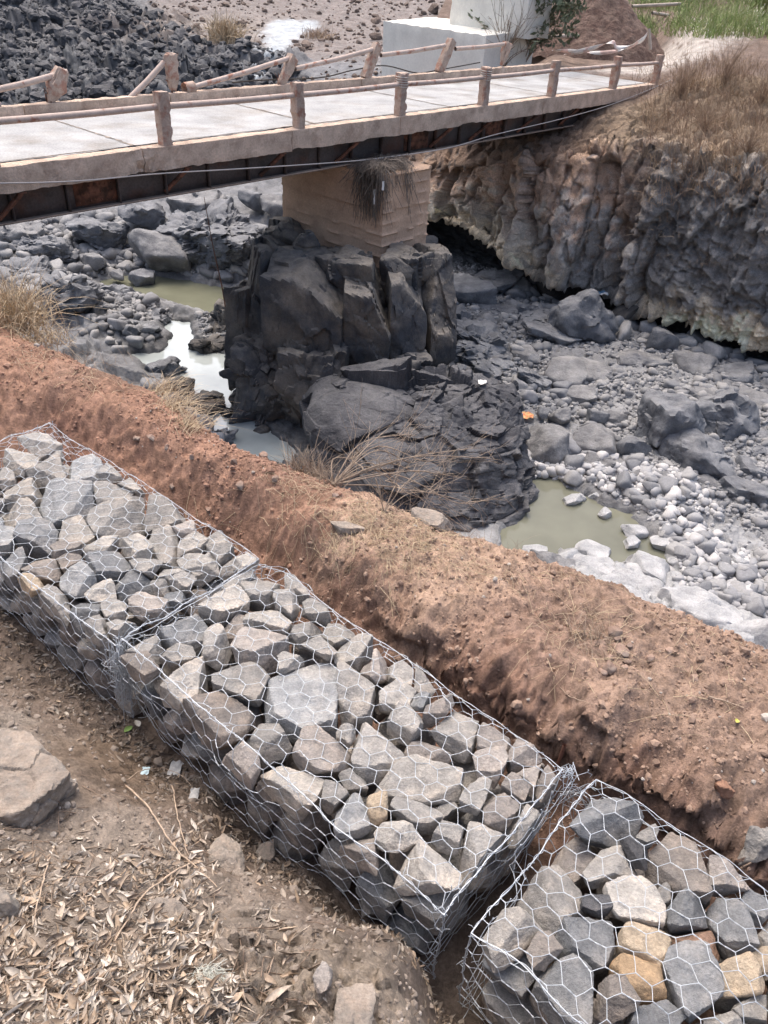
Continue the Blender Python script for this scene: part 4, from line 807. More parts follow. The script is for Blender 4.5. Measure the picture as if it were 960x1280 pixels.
o = link('basalt_scree', mesh_np('basalt_scree', np.concatenate(V_), np.concatenate(F_), False), M_scree); tag(o, 'slope of black broken basalt behind the bridge at left', 'scree', kind='stuff')
# ---- dark earth heap behind the bridge at the right
M_heap = mat('dark_earth', (.13, .085, .07), alt=(.19, .135, .11), altscale=2, var=.25, vscale=3, fine=14, bump=1, bscale=8, bdist=.12, rough=.95)
hc = aty(742, 62, 42); n = 160; th, rr = np.meshgrid(np.linspace(0, 2*np.pi, n), np.linspace(1, 0, 110)); x = np.cos(th)*rr*3.6; y = np.sin(th)*rr*3.2; z = 3.1*(1-rr)**.85
V = np.c_[x.ravel(), y.ravel(), z.ravel()]; b = V.copy(); b += hc+[0, 1.5, 0]; V[:, 2] += .45*fbm(b*.7, 4, 1)+.16*fbm(b*2.6, 4, 2)+.07*fbm(b*7, 2, 3)-.15
o = link('earth_heap', mesh_np('earth_heap', V, gridF(110, n)[:, ::-1]), M_heap, None, Vector(hc+[.2, 1.5, -.2])); tag(o, 'heap of dark brown earth beside the new concrete column', 'earth heap')

# stones and tussocks strewn over the brown slope behind the bridge
M_sl = mat('slope_stone', (.14, .108, .09), alt=(.2, .155, .13), altscale=.8, var=.3, vscale=2, fine=12, bump=.8, bscale=5, bdist=.1, rough=.95)
V_, F_ = [], []; nv = 0
for _ in range(5200):
    x = rg.uniform(-22, 14); y = rg.uniform(38, 82); z = bedz_at(x, y)
    if polydist(np.array([[x, y]]), DARKW)[0] > .5 or z < -7.5: continue
    if polydist(np.array([[x, y]]), SL)[0] > -.2: continue
    r = min(.5, math.exp(rg.normal(-2.5, .55))); V, F = lowp[_ % 20]; R3 = rot3(rg.uniform(0, 6.28), rg.uniform(-.5, .5), 0); V_.append((V*r)@R3.T+[x, y, z+r*.15]); F_.append(F+nv); nv += len(V)
o = link('slope_rubble', mesh_np('slope_rubble', np.concatenate(V_), np.concatenate(F_), False), M_sl); tag(o, 'brown rubble strewn over the slope behind the bridge', 'rubble', kind='stuff')
# dark blocks at the head of the outcrop, round the pier foot
for i, (x, y, Y, w, hh, lb) in enumerate(((356, 296, 20.2, 34, .3, 'dark block against the left foot of the pier'), (384, 312, 19.2, 34, .4, 'small dark block lying along the pier side'), (418, 336, 18.6, 48, .38, 'flat-topped dark block under the pier corner, left side'), (448, 346, 18.3, 52, .5, 'dark squared block right under the pier corner'), (498, 345, 18.6, 44, .45, 'dusty brown block right of the pier corner'), (528, 338, 19.2, 34, .5, 'upright dusty block at the right shoulder of the outcrop'))):
    c = aty(x, y, Y); boulder(x, y, c[2], w, hh, lb, M_outcrop, 400+i, .8, 9, .02, .1, 5, .25, lo=.74)
# ------------------------------------------------------------ wire baskets of stone
GZ = -2.7
CR = {1: (0, 500, 3), 2: (240, 620, 3), 3: (120, 760, 3), 4: (400, 820, 3), 5: (560, 960, 2.4)}
# stones on the tops of the baskets: crop, x, y, half length, half width, tilt in the picture, colour
SEED_M = [(3,175,125,70,48,0,'g'),(3,310,50,100,68,5,'b'),(3,305,150,60,42,0,'g'),(3,435,120,66,55,20,'g'),(3,330,255,95,72,-10,'p'),(3,620,125,110,62,0,'k'),(3,790,70,70,35,-15,'g'),(3,545,240,120,65,15,'g'),(3,795,305,190,120,15,'b'),
 (3,415,400,145,105,5,'n'),(3,650,475,105,58,5,'g'),(3,850,530,118,92,10,'k'),(3,545,575,62,78,0,'k'),(3,745,640,150,75,25,'p'),(3,900,690,60,60,0,'g'),(3,640,25,90,40,0,'p'),(3,730,180,42,38,0,'g'),(3,915,85,60,45,0,'p'),(3,150,215,60,50,0,'n'),
 (4,130,110,90,80,30,'g'),(4,215,340,98,105,10,'g'),(4,290,130,68,54,0,'p'),(4,320,230,85,45,15,'g'),(4,435,190,65,35,-5,'k'),(4,200,50,48,44,30,'n'),(4,330,50,80,45,25,'p'),(4,520,270,115,62,30,'g'),(4,405,330,78,50,10,'k'),(4,390,450,190,72,-8,'p'),
 (4,650,305,78,52,30,'k'),(4,640,395,78,52,20,'k'),(4,585,510,95,44,-50,'g'),(4,115,565,80,88,10,'b'),(4,215,560,45,58,0,'o'),(4,370,575,110,42,5,'g'),(4,485,650,70,53,5,'g'),(4,290,670,110,48,-5,'p'),(4,125,460,55,38,10,'g'),(4,160,715,78,70,0,'n'),(4,400,770,118,75,10,'p'),(4,610,700,85,85,10,'g'),
 (4,680,560,88,60,70,'k'),(4,770,360,68,66,10,'k'),(4,790,440,60,48,80,'k'),(4,740,480,45,45,0,'k'),(4,860,470,80,42,85,'n'),(4,770,630,70,58,-60,'g'),(4,385,165,46,28,0,'b'),(4,100,285,36,32,0,'g'),
 (2,100,370,108,52,10,'p'),(2,285,450,88,42,-3,'p'),(2,256,325,112,70,15,'g'),(2,158,455,46,42,0,'n'),(2,455,415,58,34,-5,'g'),(2,560,500,72,48,0,'p'),(2,612,565,78,48,-10,'p'),(2,690,650,60,48,70,'k'),(2,360,380,50,40,-60,'g'),(2,385,310,50,35,20,'g'),(2,480,560,62,34,20,'g'),(2,190,230,60,36,-20,'p'),(2,90,150,50,38,0,'p'),(2,40,230,60,42,10,'p'),(2,855,655,66,50,30,'p')]
SEED_L = [(1,70,205,80,46,0,'p'),(1,185,255,80,56,20,'g'),(1,300,240,85,56,25,'b'),(1,80,320,68,52,0,'p'),(1,250,355,108,72,-15,'b'),(1,75,410,62,48,0,'p'),(1,435,335,88,36,-5,'g'),(1,130,490,92,58,10,'s'),(1,268,475,68,56,5,'p'),(1,435,430,108,72,-20,'g'),(1,375,530,55,34,-20,'p'),(1,620,420,80,58,0,'g'),
 (1,620,520,80,72,50,'g'),(1,510,545,74,38,10,'p'),(1,400,600,98,42,-10,'s'),(1,285,660,74,54,5,'b'),(1,160,610,90,48,15,'n'),(1,490,665,84,46,0,'s'),(1,375,700,58,44,10,'p'),(1,750,600,74,42,-10,'p'),(1,720,525,70,34,-15,'p'),(1,640,640,46,30,0,'g'),(1,190,730,88,42,15,'g'),(1,320,770,60,48,0,'s'),(1,540,615,58,28,5,'g'),
 (1,540,755,74,42,-5,'k'),(1,430,760,48,38,0,'g'),(1,100,675,50,36,0,'o'),(1,40,590,50,46,0,'s'),(1,20,500,40,46,0,'b'),(1,150,150,80,26,0,'g'),(1,480,310,70,28,10,'g'),(1,700,480,48,38,0,'k'),(1,820,560,60,36,0,'g'),(1,880,590,60,38,-10,'p'),(1,905,655,66,46,0,'g'),(1,350,850,78,48,0,'g'),(1,430,835,50,30,0,'g'),(1,250,555,50,36,0,'n'),(1,600,690,40,28,0,'g'),(1,675,670,48,28,0,'g'),(1,15,260,30,40,0,'g'),(1,250,590,46,34,0,'n')]
SEED_F = [(5,475,130,122,72,10,'s'),(5,330,345,128,98,65,'g'),(5,510,265,90,58,0,'g'),(5,580,385,100,76,30,'p'),(5,598,515,88,68,10,'o'),(5,580,620,102,66,25,'O'),(5,430,495,90,80,30,'s'),(5,370,640,100,82,80,'s'),(5,200,475,82,70,0,'p'),(5,760,505,78,54,20,'r'),(5,735,620,115,78,80,'s'),(5,725,425,68,62,20,'s'),
 (5,710,290,115,72,40,'n'),(5,835,315,68,46,20,'k'),(5,880,460,100,64,60,'s'),(5,890,610,78,70,-20,'o'),(5,940,700,50,56,0,'p'),(5,825,750,60,38,0,'p'),(5,655,360,38,28,0,'g'),(5,640,740,88,56,0,'s'),(5,500,690,60,56,50,'n'),(5,930,385,50,50,0,'s'),(5,600,205,34,24,0,'g'),(5,280,540,60,52,30,'n'),(5,440,390,46,34,0,'d'),(5,570,255,60,34,60,'d'),(5,960,560,50,44,0,'o')]
def seeds(L, top):
    out = []
    for k, x, y, a, b, th, c in L:
        ox, oy, sc = CR[k]; t = np.linspace(0, 2*np.pi, 12, endpoint=False); th = math.radians(th)
        px = ox+(x+a*np.cos(t)*math.cos(th)-b*np.sin(t)*math.sin(th))/sc; py = oy+(y+a*np.cos(t)*math.sin(th)+b*np.sin(t)*math.cos(th))/sc
        P = np.array([atz(u, v, top)[:2] for u, v in zip(px, py)]); ctr = P.mean(0); Uu, Sg, Vt = np.linalg.svd(P-ctr)
        ax = Sg/math.sqrt(6); out.append(dict(c=ctr, ax=ax, rz=math.atan2(Vt[0, 1], Vt[0, 0]), col=c))
    return out
SCOL = {'g': (.315, .303, .285), 'b': (.285, .293, .297), 's': (.215, .222, .228), 'p': (.39, .37, .34), 'k': (.335, .305, .28), 'n': (.265, .24, .218), 'o': (.43, .355, .265), 'O': (.47, .34, .215), 'r': (.34, .225, .165), 'd': (.10, .10, .105)}
SNAME = {'g': 'grey', 'b': 'blue-grey', 's': 'slate-grey', 'p': 'pale grey', 'k': 'pinkish grey', 'n': 'brownish grey', 'o': 'tan', 'O': 'orange', 'r': 'reddish', 'd': 'dark grey'}
MST = {k: mat('quarry_stone_'+SNAME[k].replace(' ', '_'), c, alt=tuple(min(1, q*1.28) for q in c) if k != 'r' else (.30, .24, .2)) if False else
       mat('quarry_stone_'+SNAME[k].replace(' ', '_'), c, alt=tuple(q*f for q, f in zip(c, (1.3, 1.22, 1.14))), altscale=6, altlo=.46, althi=.64, var=.22, vscale=16, fine=95, bump=.9, bscale=55, bdist=.02, rough=.9, spec=.25, objvar=.18) for k, c in SCOL.items()}
def near_edge(s): return np.interp(s, (-4.2, -2.79, -1.87, 0, 1.5), (-.22, -.16, -.05, 0, .06))
def fill(seeds_, s0, s1, t1, rg):
    """stones: the listed top ones, smaller ones in the gaps between them, and lower layers along the faces"""
    st = []
    for q in seeds_:
        a, b = q['ax']; a *= 1.0; c = min(a, b)*rg.uniform(.6, .8)+.02; c = min(c, .12)
        st.append(dict(p=np.r_[q['c'], GZ-c*.95-abs(rg.normal())*.022], ax=np.array([a*1.14, b*1.14, c]), rz=q['rz'], col=q['col'], top=1))
    def face(st, s, t, z, ok):
        r = rg.uniform(.08, .12); p = ok(s, t, z, r, .55)
        if p is not None: st.append(dict(p=p, ax=np.array([r*rg.uniform(1, 1.3), r, r*rg.uniform(.75, .95)]), rz=rg.uniform(0, 3.1), col=rg.choice(list('gggbspknn')), top=0))
    def ok(s, t, z, r, f=.8):
        p = np.r_[GA+s*GG+t*GN, z]
        for o in st:
            d = (p-o['p']); d = rot3(-o['rz'])@d; m = o['ax']+r*f
            if ((d/m)**2).sum() < 1: return None
        return p
    for fz in (GZ-.2, GZ-.36, GZ-.51):                               # stones that show through the side and the end
        for s in np.arange(s0+.1, s1-.05, .085): face(st, s+rg.uniform(-.03, .03), float(near_edge(s))+.1, fz+rg.uniform(-.03, .03), ok)
        for t in np.arange(.12, t1, .085):
            for sE in (s1-.09, s0+.09): face(st, sE, t, fz+rg.uniform(-.03, .03), ok)
    for lay, z, r0, tries in ((1, GZ-.12, .085, 900), (1, GZ-.10, .055, 900), (2, GZ-.25, .115, 900), (2, GZ-.27, .07, 500), (3, GZ-.44, .115, 900), (3, GZ-.46, .07, 500)):
        for _ in range(tries):
            s = rg.uniform(s0+.07, s1-.07); t = rg.uniform(float(near_edge(s))+.06, t1-.06)
            if lay == 3 and t > .3 and s < s1-.3: continue
            if lay == 2 and r0 < .1 and t > .45 and s < s1-.3: continue
            r = r0*rg.uniform(.8, 1.25); zz = z+rg.uniform(-.03, .03); p = ok(s, t, zz, r, .62)
            if p is None: continue
            st.append(dict(p=p, ax=np.array([r*rg.uniform(1, 1.35), r*rg.uniform(.8, 1.05), r*rg.uniform(.65, .85)]), rz=rg.uniform(0, 3.1), col=rg.choice(list('gggbspkknn')), top=1 if lay == 1 else 0))
    return st
def supp(o, n): R = rot3(o['rz']); return math.sqrt((((R.T@n)*o['ax'])**2).sum())
def planes_for(o, st, s0, s1, t1, rg):
    ex = []
    for q in st:
        if q is o: continue
        d = q['p']-o['p']; L = np.linalg.norm(d)
        if L > .62: continue
        n = d/L; n = n+rg.normal(size=3)*.13; n /= np.linalg.norm(n); ri, rj = supp(o, n), supp(q, n)
        if ri+rj > L*.97: ex.append((n, max(.012, L*ri/(ri+rj)-rg.uniform(.001, .010))))
    s, t = toST(o['p']); gg = np.r_[GG, 0]; nn = np.r_[GN, 0]
    ex += [(-nn, max(.02, t-float(near_edge(s))+.01)), (nn, max(.02, t1-t)), (-gg, max(.02, s-s0)), (gg, max(.02, s1-s)), (np.array([0, 0, 1.]), max(.02, GZ+.012-o['p'][2]))]
    return ex
ORD = ['first', 'second', 'third', 'fourth', 'fifth', 'sixth', 'seventh', 'eighth', 'ninth', 'tenth', 'eleventh', 'twelfth', 'thirteenth', 'fourteenth', 'fifteenth', 'sixteenth', 'seventeenth', 'eighteenth', 'nineteenth', 'twentieth']
ORD += ['twenty-'+o for o in ORD[:9]]+['thirtieth']+['thirty-'+o for o in ORD[:9]]
SPECIAL = {('m', 8): 'largest stone, a broad triangular blue-grey slab on the middle basket', ('m', 28): 'long pale brown-grey block in the front half of the middle basket', ('f', 5): 'orange rounded stone in the nearest basket', ('f', 4): 'tan stone just above the orange rounded one',
           ('f', 3): 'pale beige stone above the tan and orange ones', ('f', 1): 'largest grey slab of the nearest basket', ('f', 0): 'slate-grey pyramid stone at the top corner of the nearest basket', ('f', 9): 'reddish-brown stone with orange top beside the tan one',
           ('m', 5): 'pinkish triangular stone upstream of the largest blue-grey slab', ('m', 13): 'pale pitted stone under the near selvedge wire of the middle basket', ('m', 1): 'blue-grey block next to the seam between left and middle baskets', ('l', 7): 'slate slab with dark red underside on the left basket', ('l', 9): 'broadest grey slab on the left basket'}
ALLT = []; OBS = []
def basket(key, name, seeds_, s0, s1, t1, seed):
    rg = np.random.default_rng(seed); st = fill(seeds_, s0, s1, t1, rg); n0 = len(seeds_)
    rows = {}
    for i, o in enumerate(st):
        s, t = toST(o['p']); o['s'], o['t'] = float(s), float(t)
        if o['top']: rows.setdefault(min(3, max(0, int((t-float(near_edge(s)))/.215))), []).append(i)
    lab = {}
    for r, L in rows.items():
        for k, i in enumerate(sorted(L, key=lambda i: st[i]['s'])): lab[i] = (ORD[min(k, len(ORD)-1)], ('near edge', 'second', 'third', 'far edge')[r])
    for i, o in enumerate(st):
        big = o['top'] and i < n0
        R = rot3(o['rz'], rg.uniform(-.12, .12), rg.uniform(-.12, .12)); ex = planes_for(o, st, s0, s1, t1, rg)
        ti = rg.normal(size=3)*.2; ti[2] = 1; ti /= np.linalg.norm(ti); ex.append((ti, o['ax'][2]*rg.uniform(.62, .9)))      # one broad cleft top face
        rounded = o['col'] in 'oO'
        V, F = polyrock(o['ax'], 26 if rounded else 6, .8 if rounded else .5, .97, R, seed*1000+i, 5 if big else 4, ex, .035, 7., 22 if rounded else 90)
        k = .012*fbm((V+o['p'])*16, 4, 8)+.004*fbm((V+o['p'])*60, 2, 9); V = V*(1+k/np.maximum(np.linalg.norm(V, axis=1), .03))[:, None]
        ob = link('quarry_stone', mesh_np('quarry_stone', V, F), MST[o['col']], None, Vector(o['p'])); autosharp(ob, 32)
        ALLT.append((V+o['p'], F)); OBS.append((ob, o['top'] and i < n0))
        cn = SNAME[o['col']]
        if o['top']:
            q = SPECIAL.get((key, i)) or '%s stone, %s from the bridge end, %s row on %s basket' % (cn, lab[i][0], lab[i][1], name)
            tag(ob, q, 'stone', 'stones on top of the %s basket' % name)
        else:
            tag(ob, '%s stone packed below the top layer of the %s wire basket' % (cn, name), 'stone', '%s stones low in the %s basket' % (cn, name))
    return st
BK = (('m', 'middle', seeds(SEED_M, GZ-.03), -1.84, .02, .83, 21), ('l', 'left', seeds(SEED_L, GZ-.03), -3.98, -1.90, .80, 22), ('f', 'nearest', seeds(SEED_F, GZ-.03), .19, 1.5, .90, 23))
for b in BK: basket(*b)
_V = np.concatenate([v for v, f in ALLT]); _o = np.cumsum([0]+[len(v) for v, f in ALLT[:-1]]); _F = np.concatenate([f+k for (v, f), k in zip(ALLT, _o)])
STB = BVHTree.FromPolygons(_V.tolist(), _F.tolist())
# stones nobody can see are left out; past 300 the least visible go into one mass
_n = np.cumsum([len(f) for v, f in ALLT]); vis = []
for k, (v, f) in enumerate(ALLT):
    c = 0
    for q in v[::max(1, len(v)//160)]:
        L = np.linalg.norm(q); h = STB.ray_cast(Vector((0, 0, 0)), Vector(q/L), L+1)
        if h[0] and int(np.searchsorted(_n, h[2], side='right')) == k: c += 1
    vis.append(c/(min(len(v), 160))*np.linalg.norm(v.max(0)-v.min(0))**2/np.linalg.norm(v.mean(0))**2)
rank = np.argsort(-np.array(vis)); rest = MB(); 
for r_, k in enumerate(rank):
    ob, keep = OBS[k]
    if keep or (vis[k] > 0 and r_ < 292): continue
    if vis[k] > 0: rest.add(*ALLT[k])
    me = ob.data; bpy.data.objects.remove(ob); bpy.data.meshes.remove(me)
if rest.V: tag(rest.build('stone_chips', MST['g']), 'smaller grey stones filling the gaps between the larger ones in the baskets', 'stone chips', kind='stuff')
# ---- wire netting
M_wire = mat('galvanised_wire', (.52, .56, .60), var=.15, vscale=8, fine=60, bump=0, rough=.42, metal=.35, spec=.6)
def profile(s, w, H, t1):
    """w in [0,1]: foot of near face -> over the top -> foot of far face; returns point and outward normal"""
    n0 = float(near_edge(s)); tot = H+(t1-n0)+.35; a = w*tot; r = .035
    gs = GA+s*GG
    if a < H: return np.r_[gs+(n0-.035*math.sin(a/H*3.1))*GN, GZ-H+a], np.r_[-GN, 0]
    a -= H; Wd = t1-n0
    if a < Wd: return np.r_[gs+(n0+a)*GN, GZ], np.array([0, 0, 1.])
    a -= Wd; return np.r_[gs+(t1+.02*math.sin(a*6))*GN, GZ-a], np.r_[GN, 0]
def relax(D, it=2):
    for _ in range(it):
        E = np.pad(D, 1, 'edge'); D = (E[1:-1, 1:-1]*2+E[:-2, 1:-1]+E[2:, 1:-1]+E[1:-1, :-2]+E[1:-1, 2:])/6
    return D
def hexnet(mapf, LU, LV, pitch, seed, W_=None):
    """woven hexagonal netting over a patch; mapf(u,v)->(point, normal); the twisted sides run along u"""
    rg = np.random.default_rng(seed)
    nu, nv = max(3, int(LU/.035)), max(3, int(LV/.035)); us, vs = np.linspace(0, LU, nu), np.linspace(0, LV, nv); P = np.zeros((nu, nv, 3)); N_ = np.zeros((nu, nv, 3)); D = np.zeros((nu, nv))
    for i, u in enumerate(us):
        for j, v in enumerate(vs):
            p, n = mapf(u, v); P[i, j], N_[i, j] = p, n; h = STB.ray_cast(Vector(p+n*.12), Vector(-n), .3); D[i, j] = (.12-h[3]) if h[0] else -.05
    E = np.pad(D, 2, 'edge'); D2 = D.copy()
    for a in range(5):
        for b in range(5): D2 = np.maximum(D2, E[a:a+nu, b:b+nv])
    D2 = np.clip(relax(D2, 3), -.05, .06)+.004
    Q = P+N_*D2[..., None]+.006*np.stack([relax(rg.normal(size=(nu, nv)), 2) for _ in range(3)], -1)*1.6
    def at(u, v):
        a = min(max(u/LU*(nu-1), 0), nu-1.001); b = min(max(v/LV*(nv-1), 0), nv-1.001); i, j = int(a), int(b); a -= i; b -= j
        return (Q[i, j]*(1-a)+Q[i+1, j]*a)*(1-b)+(Q[i, j+1]*(1-a)+Q[i+1, j+1]*a)*b
    sd = pitch*.52; row = sd+pitch*.33; mb = MB(); K = int(LV/(pitch*.5))+2; M = int(LU/row)+2; nodes = {}
    def node(i, k, e):                      # twisted segment i along u in column k, end e
        key = (i, k, e)
        if key not in nodes:
            u = i*row+(-sd/2 if e == 0 else sd/2); v = k*pitch*.5; nodes[key] = np.array([u+rg.normal()*.0045, v+rg.normal()*.0045])
        return nodes[key]
    def seg(a, b, r, sub, tw=False):
        u = np.clip(np.linspace(a, b, sub), [0, 0], [LU, LV])
        if np.linalg.norm(u[0]-u[-1]) < .008: return
        pts = np.array([at(*q) for q in u])
        if tw:
            t = np.linspace(0, 1, 7); ln = np.array([at(*q) for q in np.clip(lerp(a[None], b[None], t[:, None]), [0, 0], [LU, LV])]); d = ln[-1]-ln[0]; L = np.linalg.norm(d)
            if L < .006: return
            d /= L; x = np.cross(d, [.1, .2, 1]); x /= np.linalg.norm(x)+1e-9; y = np.cross(d, x)
            for ph in (0, np.pi):
                an = t*7+ph; mb.tube(ln+.0014*(np.cos(an)[:, None]*x+np.sin(an)[:, None]*y), .00118, 4)
        else: mb.tube(pts, r, 4)
    for i in range(M+1):
        for k in range(K+1):
            if (i+k) % 2: continue
            a, b = node(i, k, 0), node(i, k, 1)
            if 0 <= a[1] <= LV and b[0] > 0 and a[0] < LU: seg(a, b, .002, 2, True)
            for dk in (-1, 1):
                if k+dk < 0 or k+dk > K: continue
                c = node(i+1, k+dk, 0)
                if (b[0] > LU and c[0] > LU) or (b[1] > LV and c[1] > LV): continue
                seg(b, c, .0013, 3)
    return mb, at
def twist(pts, r, off, turns, n=14):
    """two or more wires laced round each other along a line"""
    P = crom(np.array(pts), n*len(pts)); T = np.gradient(P, axis=0); T /= np.linalg.norm(T, axis=1)[:, None]+1e-9; x = np.cross(T, [.13, .2, 1]); x /= np.linalg.norm(x, axis=1)[:, None]; y = np.cross(T, x)
    t = np.linspace(0, turns*6.283, len(P)); return [P+off*(np.cos(t+ph)[:, None]*x+np.sin(t+ph)[:, None]*y) for ph in (0, 2.1, 4.2)]
def wired(key, name, s0, s1, t1, H, seed, lab):
    rg = np.random.default_rng(seed)
    root = empty('wire_basket', tuple(np.r_[GA+(s0+s1)/2*GG+.4*GN, GZ-H])); tag(root, lab, 'wire basket', 'wire baskets of stones along the berm'); inv = -np.array(root.location)
    tot = H+(t1-float(near_edge((s0+s1)/2)))+.35
    mb, at = hexnet(lambda u, v: profile(s0+u, v/tot, H, t1), s1-s0, tot, .098, seed)
    for v in mb.V: v += inv
    mb.build('wire_netting', M_wire, root)
    for end, sE in ((0, s0), (1, s1)):
        n0 = float(near_edge(sE)); Ld = t1-n0; sg = 1 if end else -1
        mb, at2 = hexnet(lambda u, v: (np.r_[GA+(sE+sg*.012*math.sin(u*5))*GG+(n0+v)*GN, GZ-u], np.r_[GG*sg, 0]), H, Ld, .098, seed+5+end)
        for v in mb.V: v += inv
        mb.build('end_netting', M_wire, root)
    # thick edge wires with lacing
    def edge(pts, turns, nm='edge_wire'):
        pts = np.array(pts)+inv; pts = crom(pts, 60); pts += .012*np.stack([fbm(pts*6+seed+k*7, 3, 90+k) for k in range(3)], 1)*1.6; e = link(nm, MB().tube(pts, .0024 if turns else .0016, 6).mesh(nm), M_wire, root); lb = MB()
        if not turns: return
        L = np.linalg.norm(np.diff(pts, axis=0), axis=1).sum(); n = max(24, int(L/.0045)); P = crom(pts, n); T = np.gradient(P, axis=0); T /= np.linalg.norm(T, axis=1)[:, None]; x = np.cross(T, [.13, .2, 1]); x /= np.linalg.norm(x, axis=1)[:, None]; y = np.cross(T, x)
        ph = np.cumsum(.35+.35*np.clip(noise(np.c_[np.arange(n)*.03, np.zeros(n), np.full(n, seed)], 3)*2, -.8, 1.4)); rr = .006*(1+.7*noise(np.c_[np.arange(n)*.05, np.ones(n), np.full(n, seed)], 4))
        lb.tube(P+rr[:, None]*(np.cos(ph)[:, None]*x+np.sin(ph)[:, None]*y), .00135, 4)
        for k in range(int(L/.10)):                         # loose wire ends
            i = rg.integers(2, n-2); d = rg.normal(size=3); d /= np.linalg.norm(d); lb.tube([P[i], P[i]+d*.012+[0, 0, .006], P[i]+d*rg.uniform(.015, .035)], .0012, 3)
        lb.build('lacing_wire', M_wire, e)
    ss = np.linspace(0, s1-s0, 9)
    edge([at(s, H)+[0, 0, .004] for s in ss], 40); edge([at(s, tot-.35)+[0, 0, .0] for s in ss], 0)
    for sE in (0., s1-s0): edge([at(sE, v) for v in np.linspace(H, tot-.35, 7)], 0 if (key == 'm' and sE == 0) else 20); edge([at(sE, v) for v in np.linspace(.02, H, 6)], 14)
    return at, tot
WB = [('m', 'middle', -1.86, .045, .82, .60, 31, 'middle wire basket of angular grey stones, between the left and nearest baskets'),
      ('l', 'left', -4.0, -1.885, .79, .60, 32, 'farthest wire basket of stones, running out of the left edge'),
      ('f', 'nearest', .165, 1.52, .90, .62, 33, 'nearest wire basket, holding slate and orange stones in the corner')]
for w in WB: wired(*w)
# tangled wire left at the seams
def tangle(name, p, rad, n, seed, label, drop=0.):
    rg = np.random.default_rng(seed); mb = MB()
    for _ in range(n):
        k = rg.integers(5, 9); q = rg.normal(size=(k, 3))*np.array(rad); q[:, 2] -= drop*rg.random(k); mb.tube(crom(q, 26), .0013, 4)
    o = mb.build(name, M_wire); o.location = Vector(p); tag(o, label, 'wire')
tangle('wire_tangle', np.r_[GA-1.88*GG-.07*GN, GZ-.02], (.035, .035, .03), 34, 5, 'grey tangle of tie wire hanging at the seam of the left and middle baskets', .42)
tangle('wire_tangle', np.r_[GA+.06*GG+.83*GN, GZ-.0], (.02, .02, .015), 6, 6, 'curled wire ends at the far corner between middle and nearest baskets', .05)
tangle('wire_tangle', np.r_[GA+.10*GG+.86*GN, GZ-.05], (.05, .03, .03), 6, 7, 'loose loops of wire in the gap before the nearest basket', .2)
p = pxbank(698, 948); o = MB().tube([p+[0, 0, -.2], p+[.01, 0, .10]], .009, 8).build('rebar_stake', M_rust); tag(o, 'short ribbed steel stake in the soil by the basket corner', 'stake')
# ------------------------------------------------------------ small things on the near bank
bhit = pxbank
def bz(x, y):
    h = BANK.ray_cast(Vector((x, y, 5)), Vector((0, 0, -1))); return (h[0].z, np.array(h[1])) if h[0] else (-3., np.array([0, 0, 1.]))
rg = np.random.default_rng(41)
def bstone(x, y, w, hh, m, label, seed, dp=.8, sub=5, planes=11, sink=.25, name='stone', group=None, rz=None, lo=.62, edge=40):
    p = bhit(x, y); a = w/2*(p@_f)/FP; V, F = polyrock((a, a*dp, hh), planes, lo, .95, rot3(rg.uniform(0, 3) if rz is None else rz, rg.uniform(-.15, .15), 0), seed, sub, nz=.04, edge=edge, lump=.15)
    n = V/np.linalg.norm(V, axis=1)[:, None]; V = V+n*(.006*fbm((V+p)*50, 3, 4)+.022*fbm((V+p)*14, 4, 5, .65)+.02*facet((V+p)*7, 6)[0]*min(1, hh*8))[:, None]
    o = link(name, mesh_np(name, V, F), m, None, Vector(p+[0, 0, hh*(1-2*sink)*.6])); autosharp(o, 35); return tag(o, label, 'stone', group)
M_dirtrock = mat('earthy_rock', (.29, .265, .235), alt=(.38, .33, .28), altscale=7, var=.2, vscale=12, fine=90, bump=.9, bscale=40, bdist=.02, rough=.95, dust=(.32, .25, .195), dustamt=.6)
M_tanst = mat('tan_pebble', (.29, .20, .155), alt=(.27, .225, .19), altscale=3, coord='Object', var=.15, vscale=12, fine=90, bump=.4, bscale=60, bdist=.006, rough=.9, objvar=.25)
bstone(14, 978, 150, .15, M_dirtrock, 'dusty grey rock half buried at the left edge of the foreground slope', 3, .75, 6, 9, .85, 'rock', rz=-.7, lo=.8)
bstone(282, 1078, 66, .06, M_dirtrock, 'flat pale stone half buried under the long forked twig', 2, .7, 5)
bstone(213, 1146, 62, .03, M_dirtrock, 'flat grey stone among the dry leaves', 3, .6, 5)
bstone(404, 1226, 32, .03, MST['k'], 'small squarish tan stone on the foreground earth', 4, .8, 4)
bstone(440, 1290, 90, .03, M_dirtrock, 'rough earthy rock cut off by the bottom edge', 5, .8, 5)
bstone(330, 1072, 36, .03, M_dirtrock, 'small brown stone beside the flat pale stone', 6, .8, 4)
bstone(6, 1140, 40, .05, M_dirtrock, 'brown stone at the left edge among leaves', 7, .8, 4)
bstone(950, 1060, 46, .07, MST['g'], 'rough grey stone in the soil at the right edge', 8, .9, 5)
bstone(432, 660, 52, .03, M_dirtrock, 'flat grey-brown stone bedded in the berm top', 9, .6, 4)
bstone(541, 657, 52, .05, M_dirtrock, 'crumbly brown lump on the crest of the berm', 10, .8, 4)
bstone(903, 988, 26, .04, mat('orange_clod', (.29, .165, .11), var=.25, vscale=20, bump=.8), 'orange-brown clod low on the inner side of the berm', 11, .9, 4)
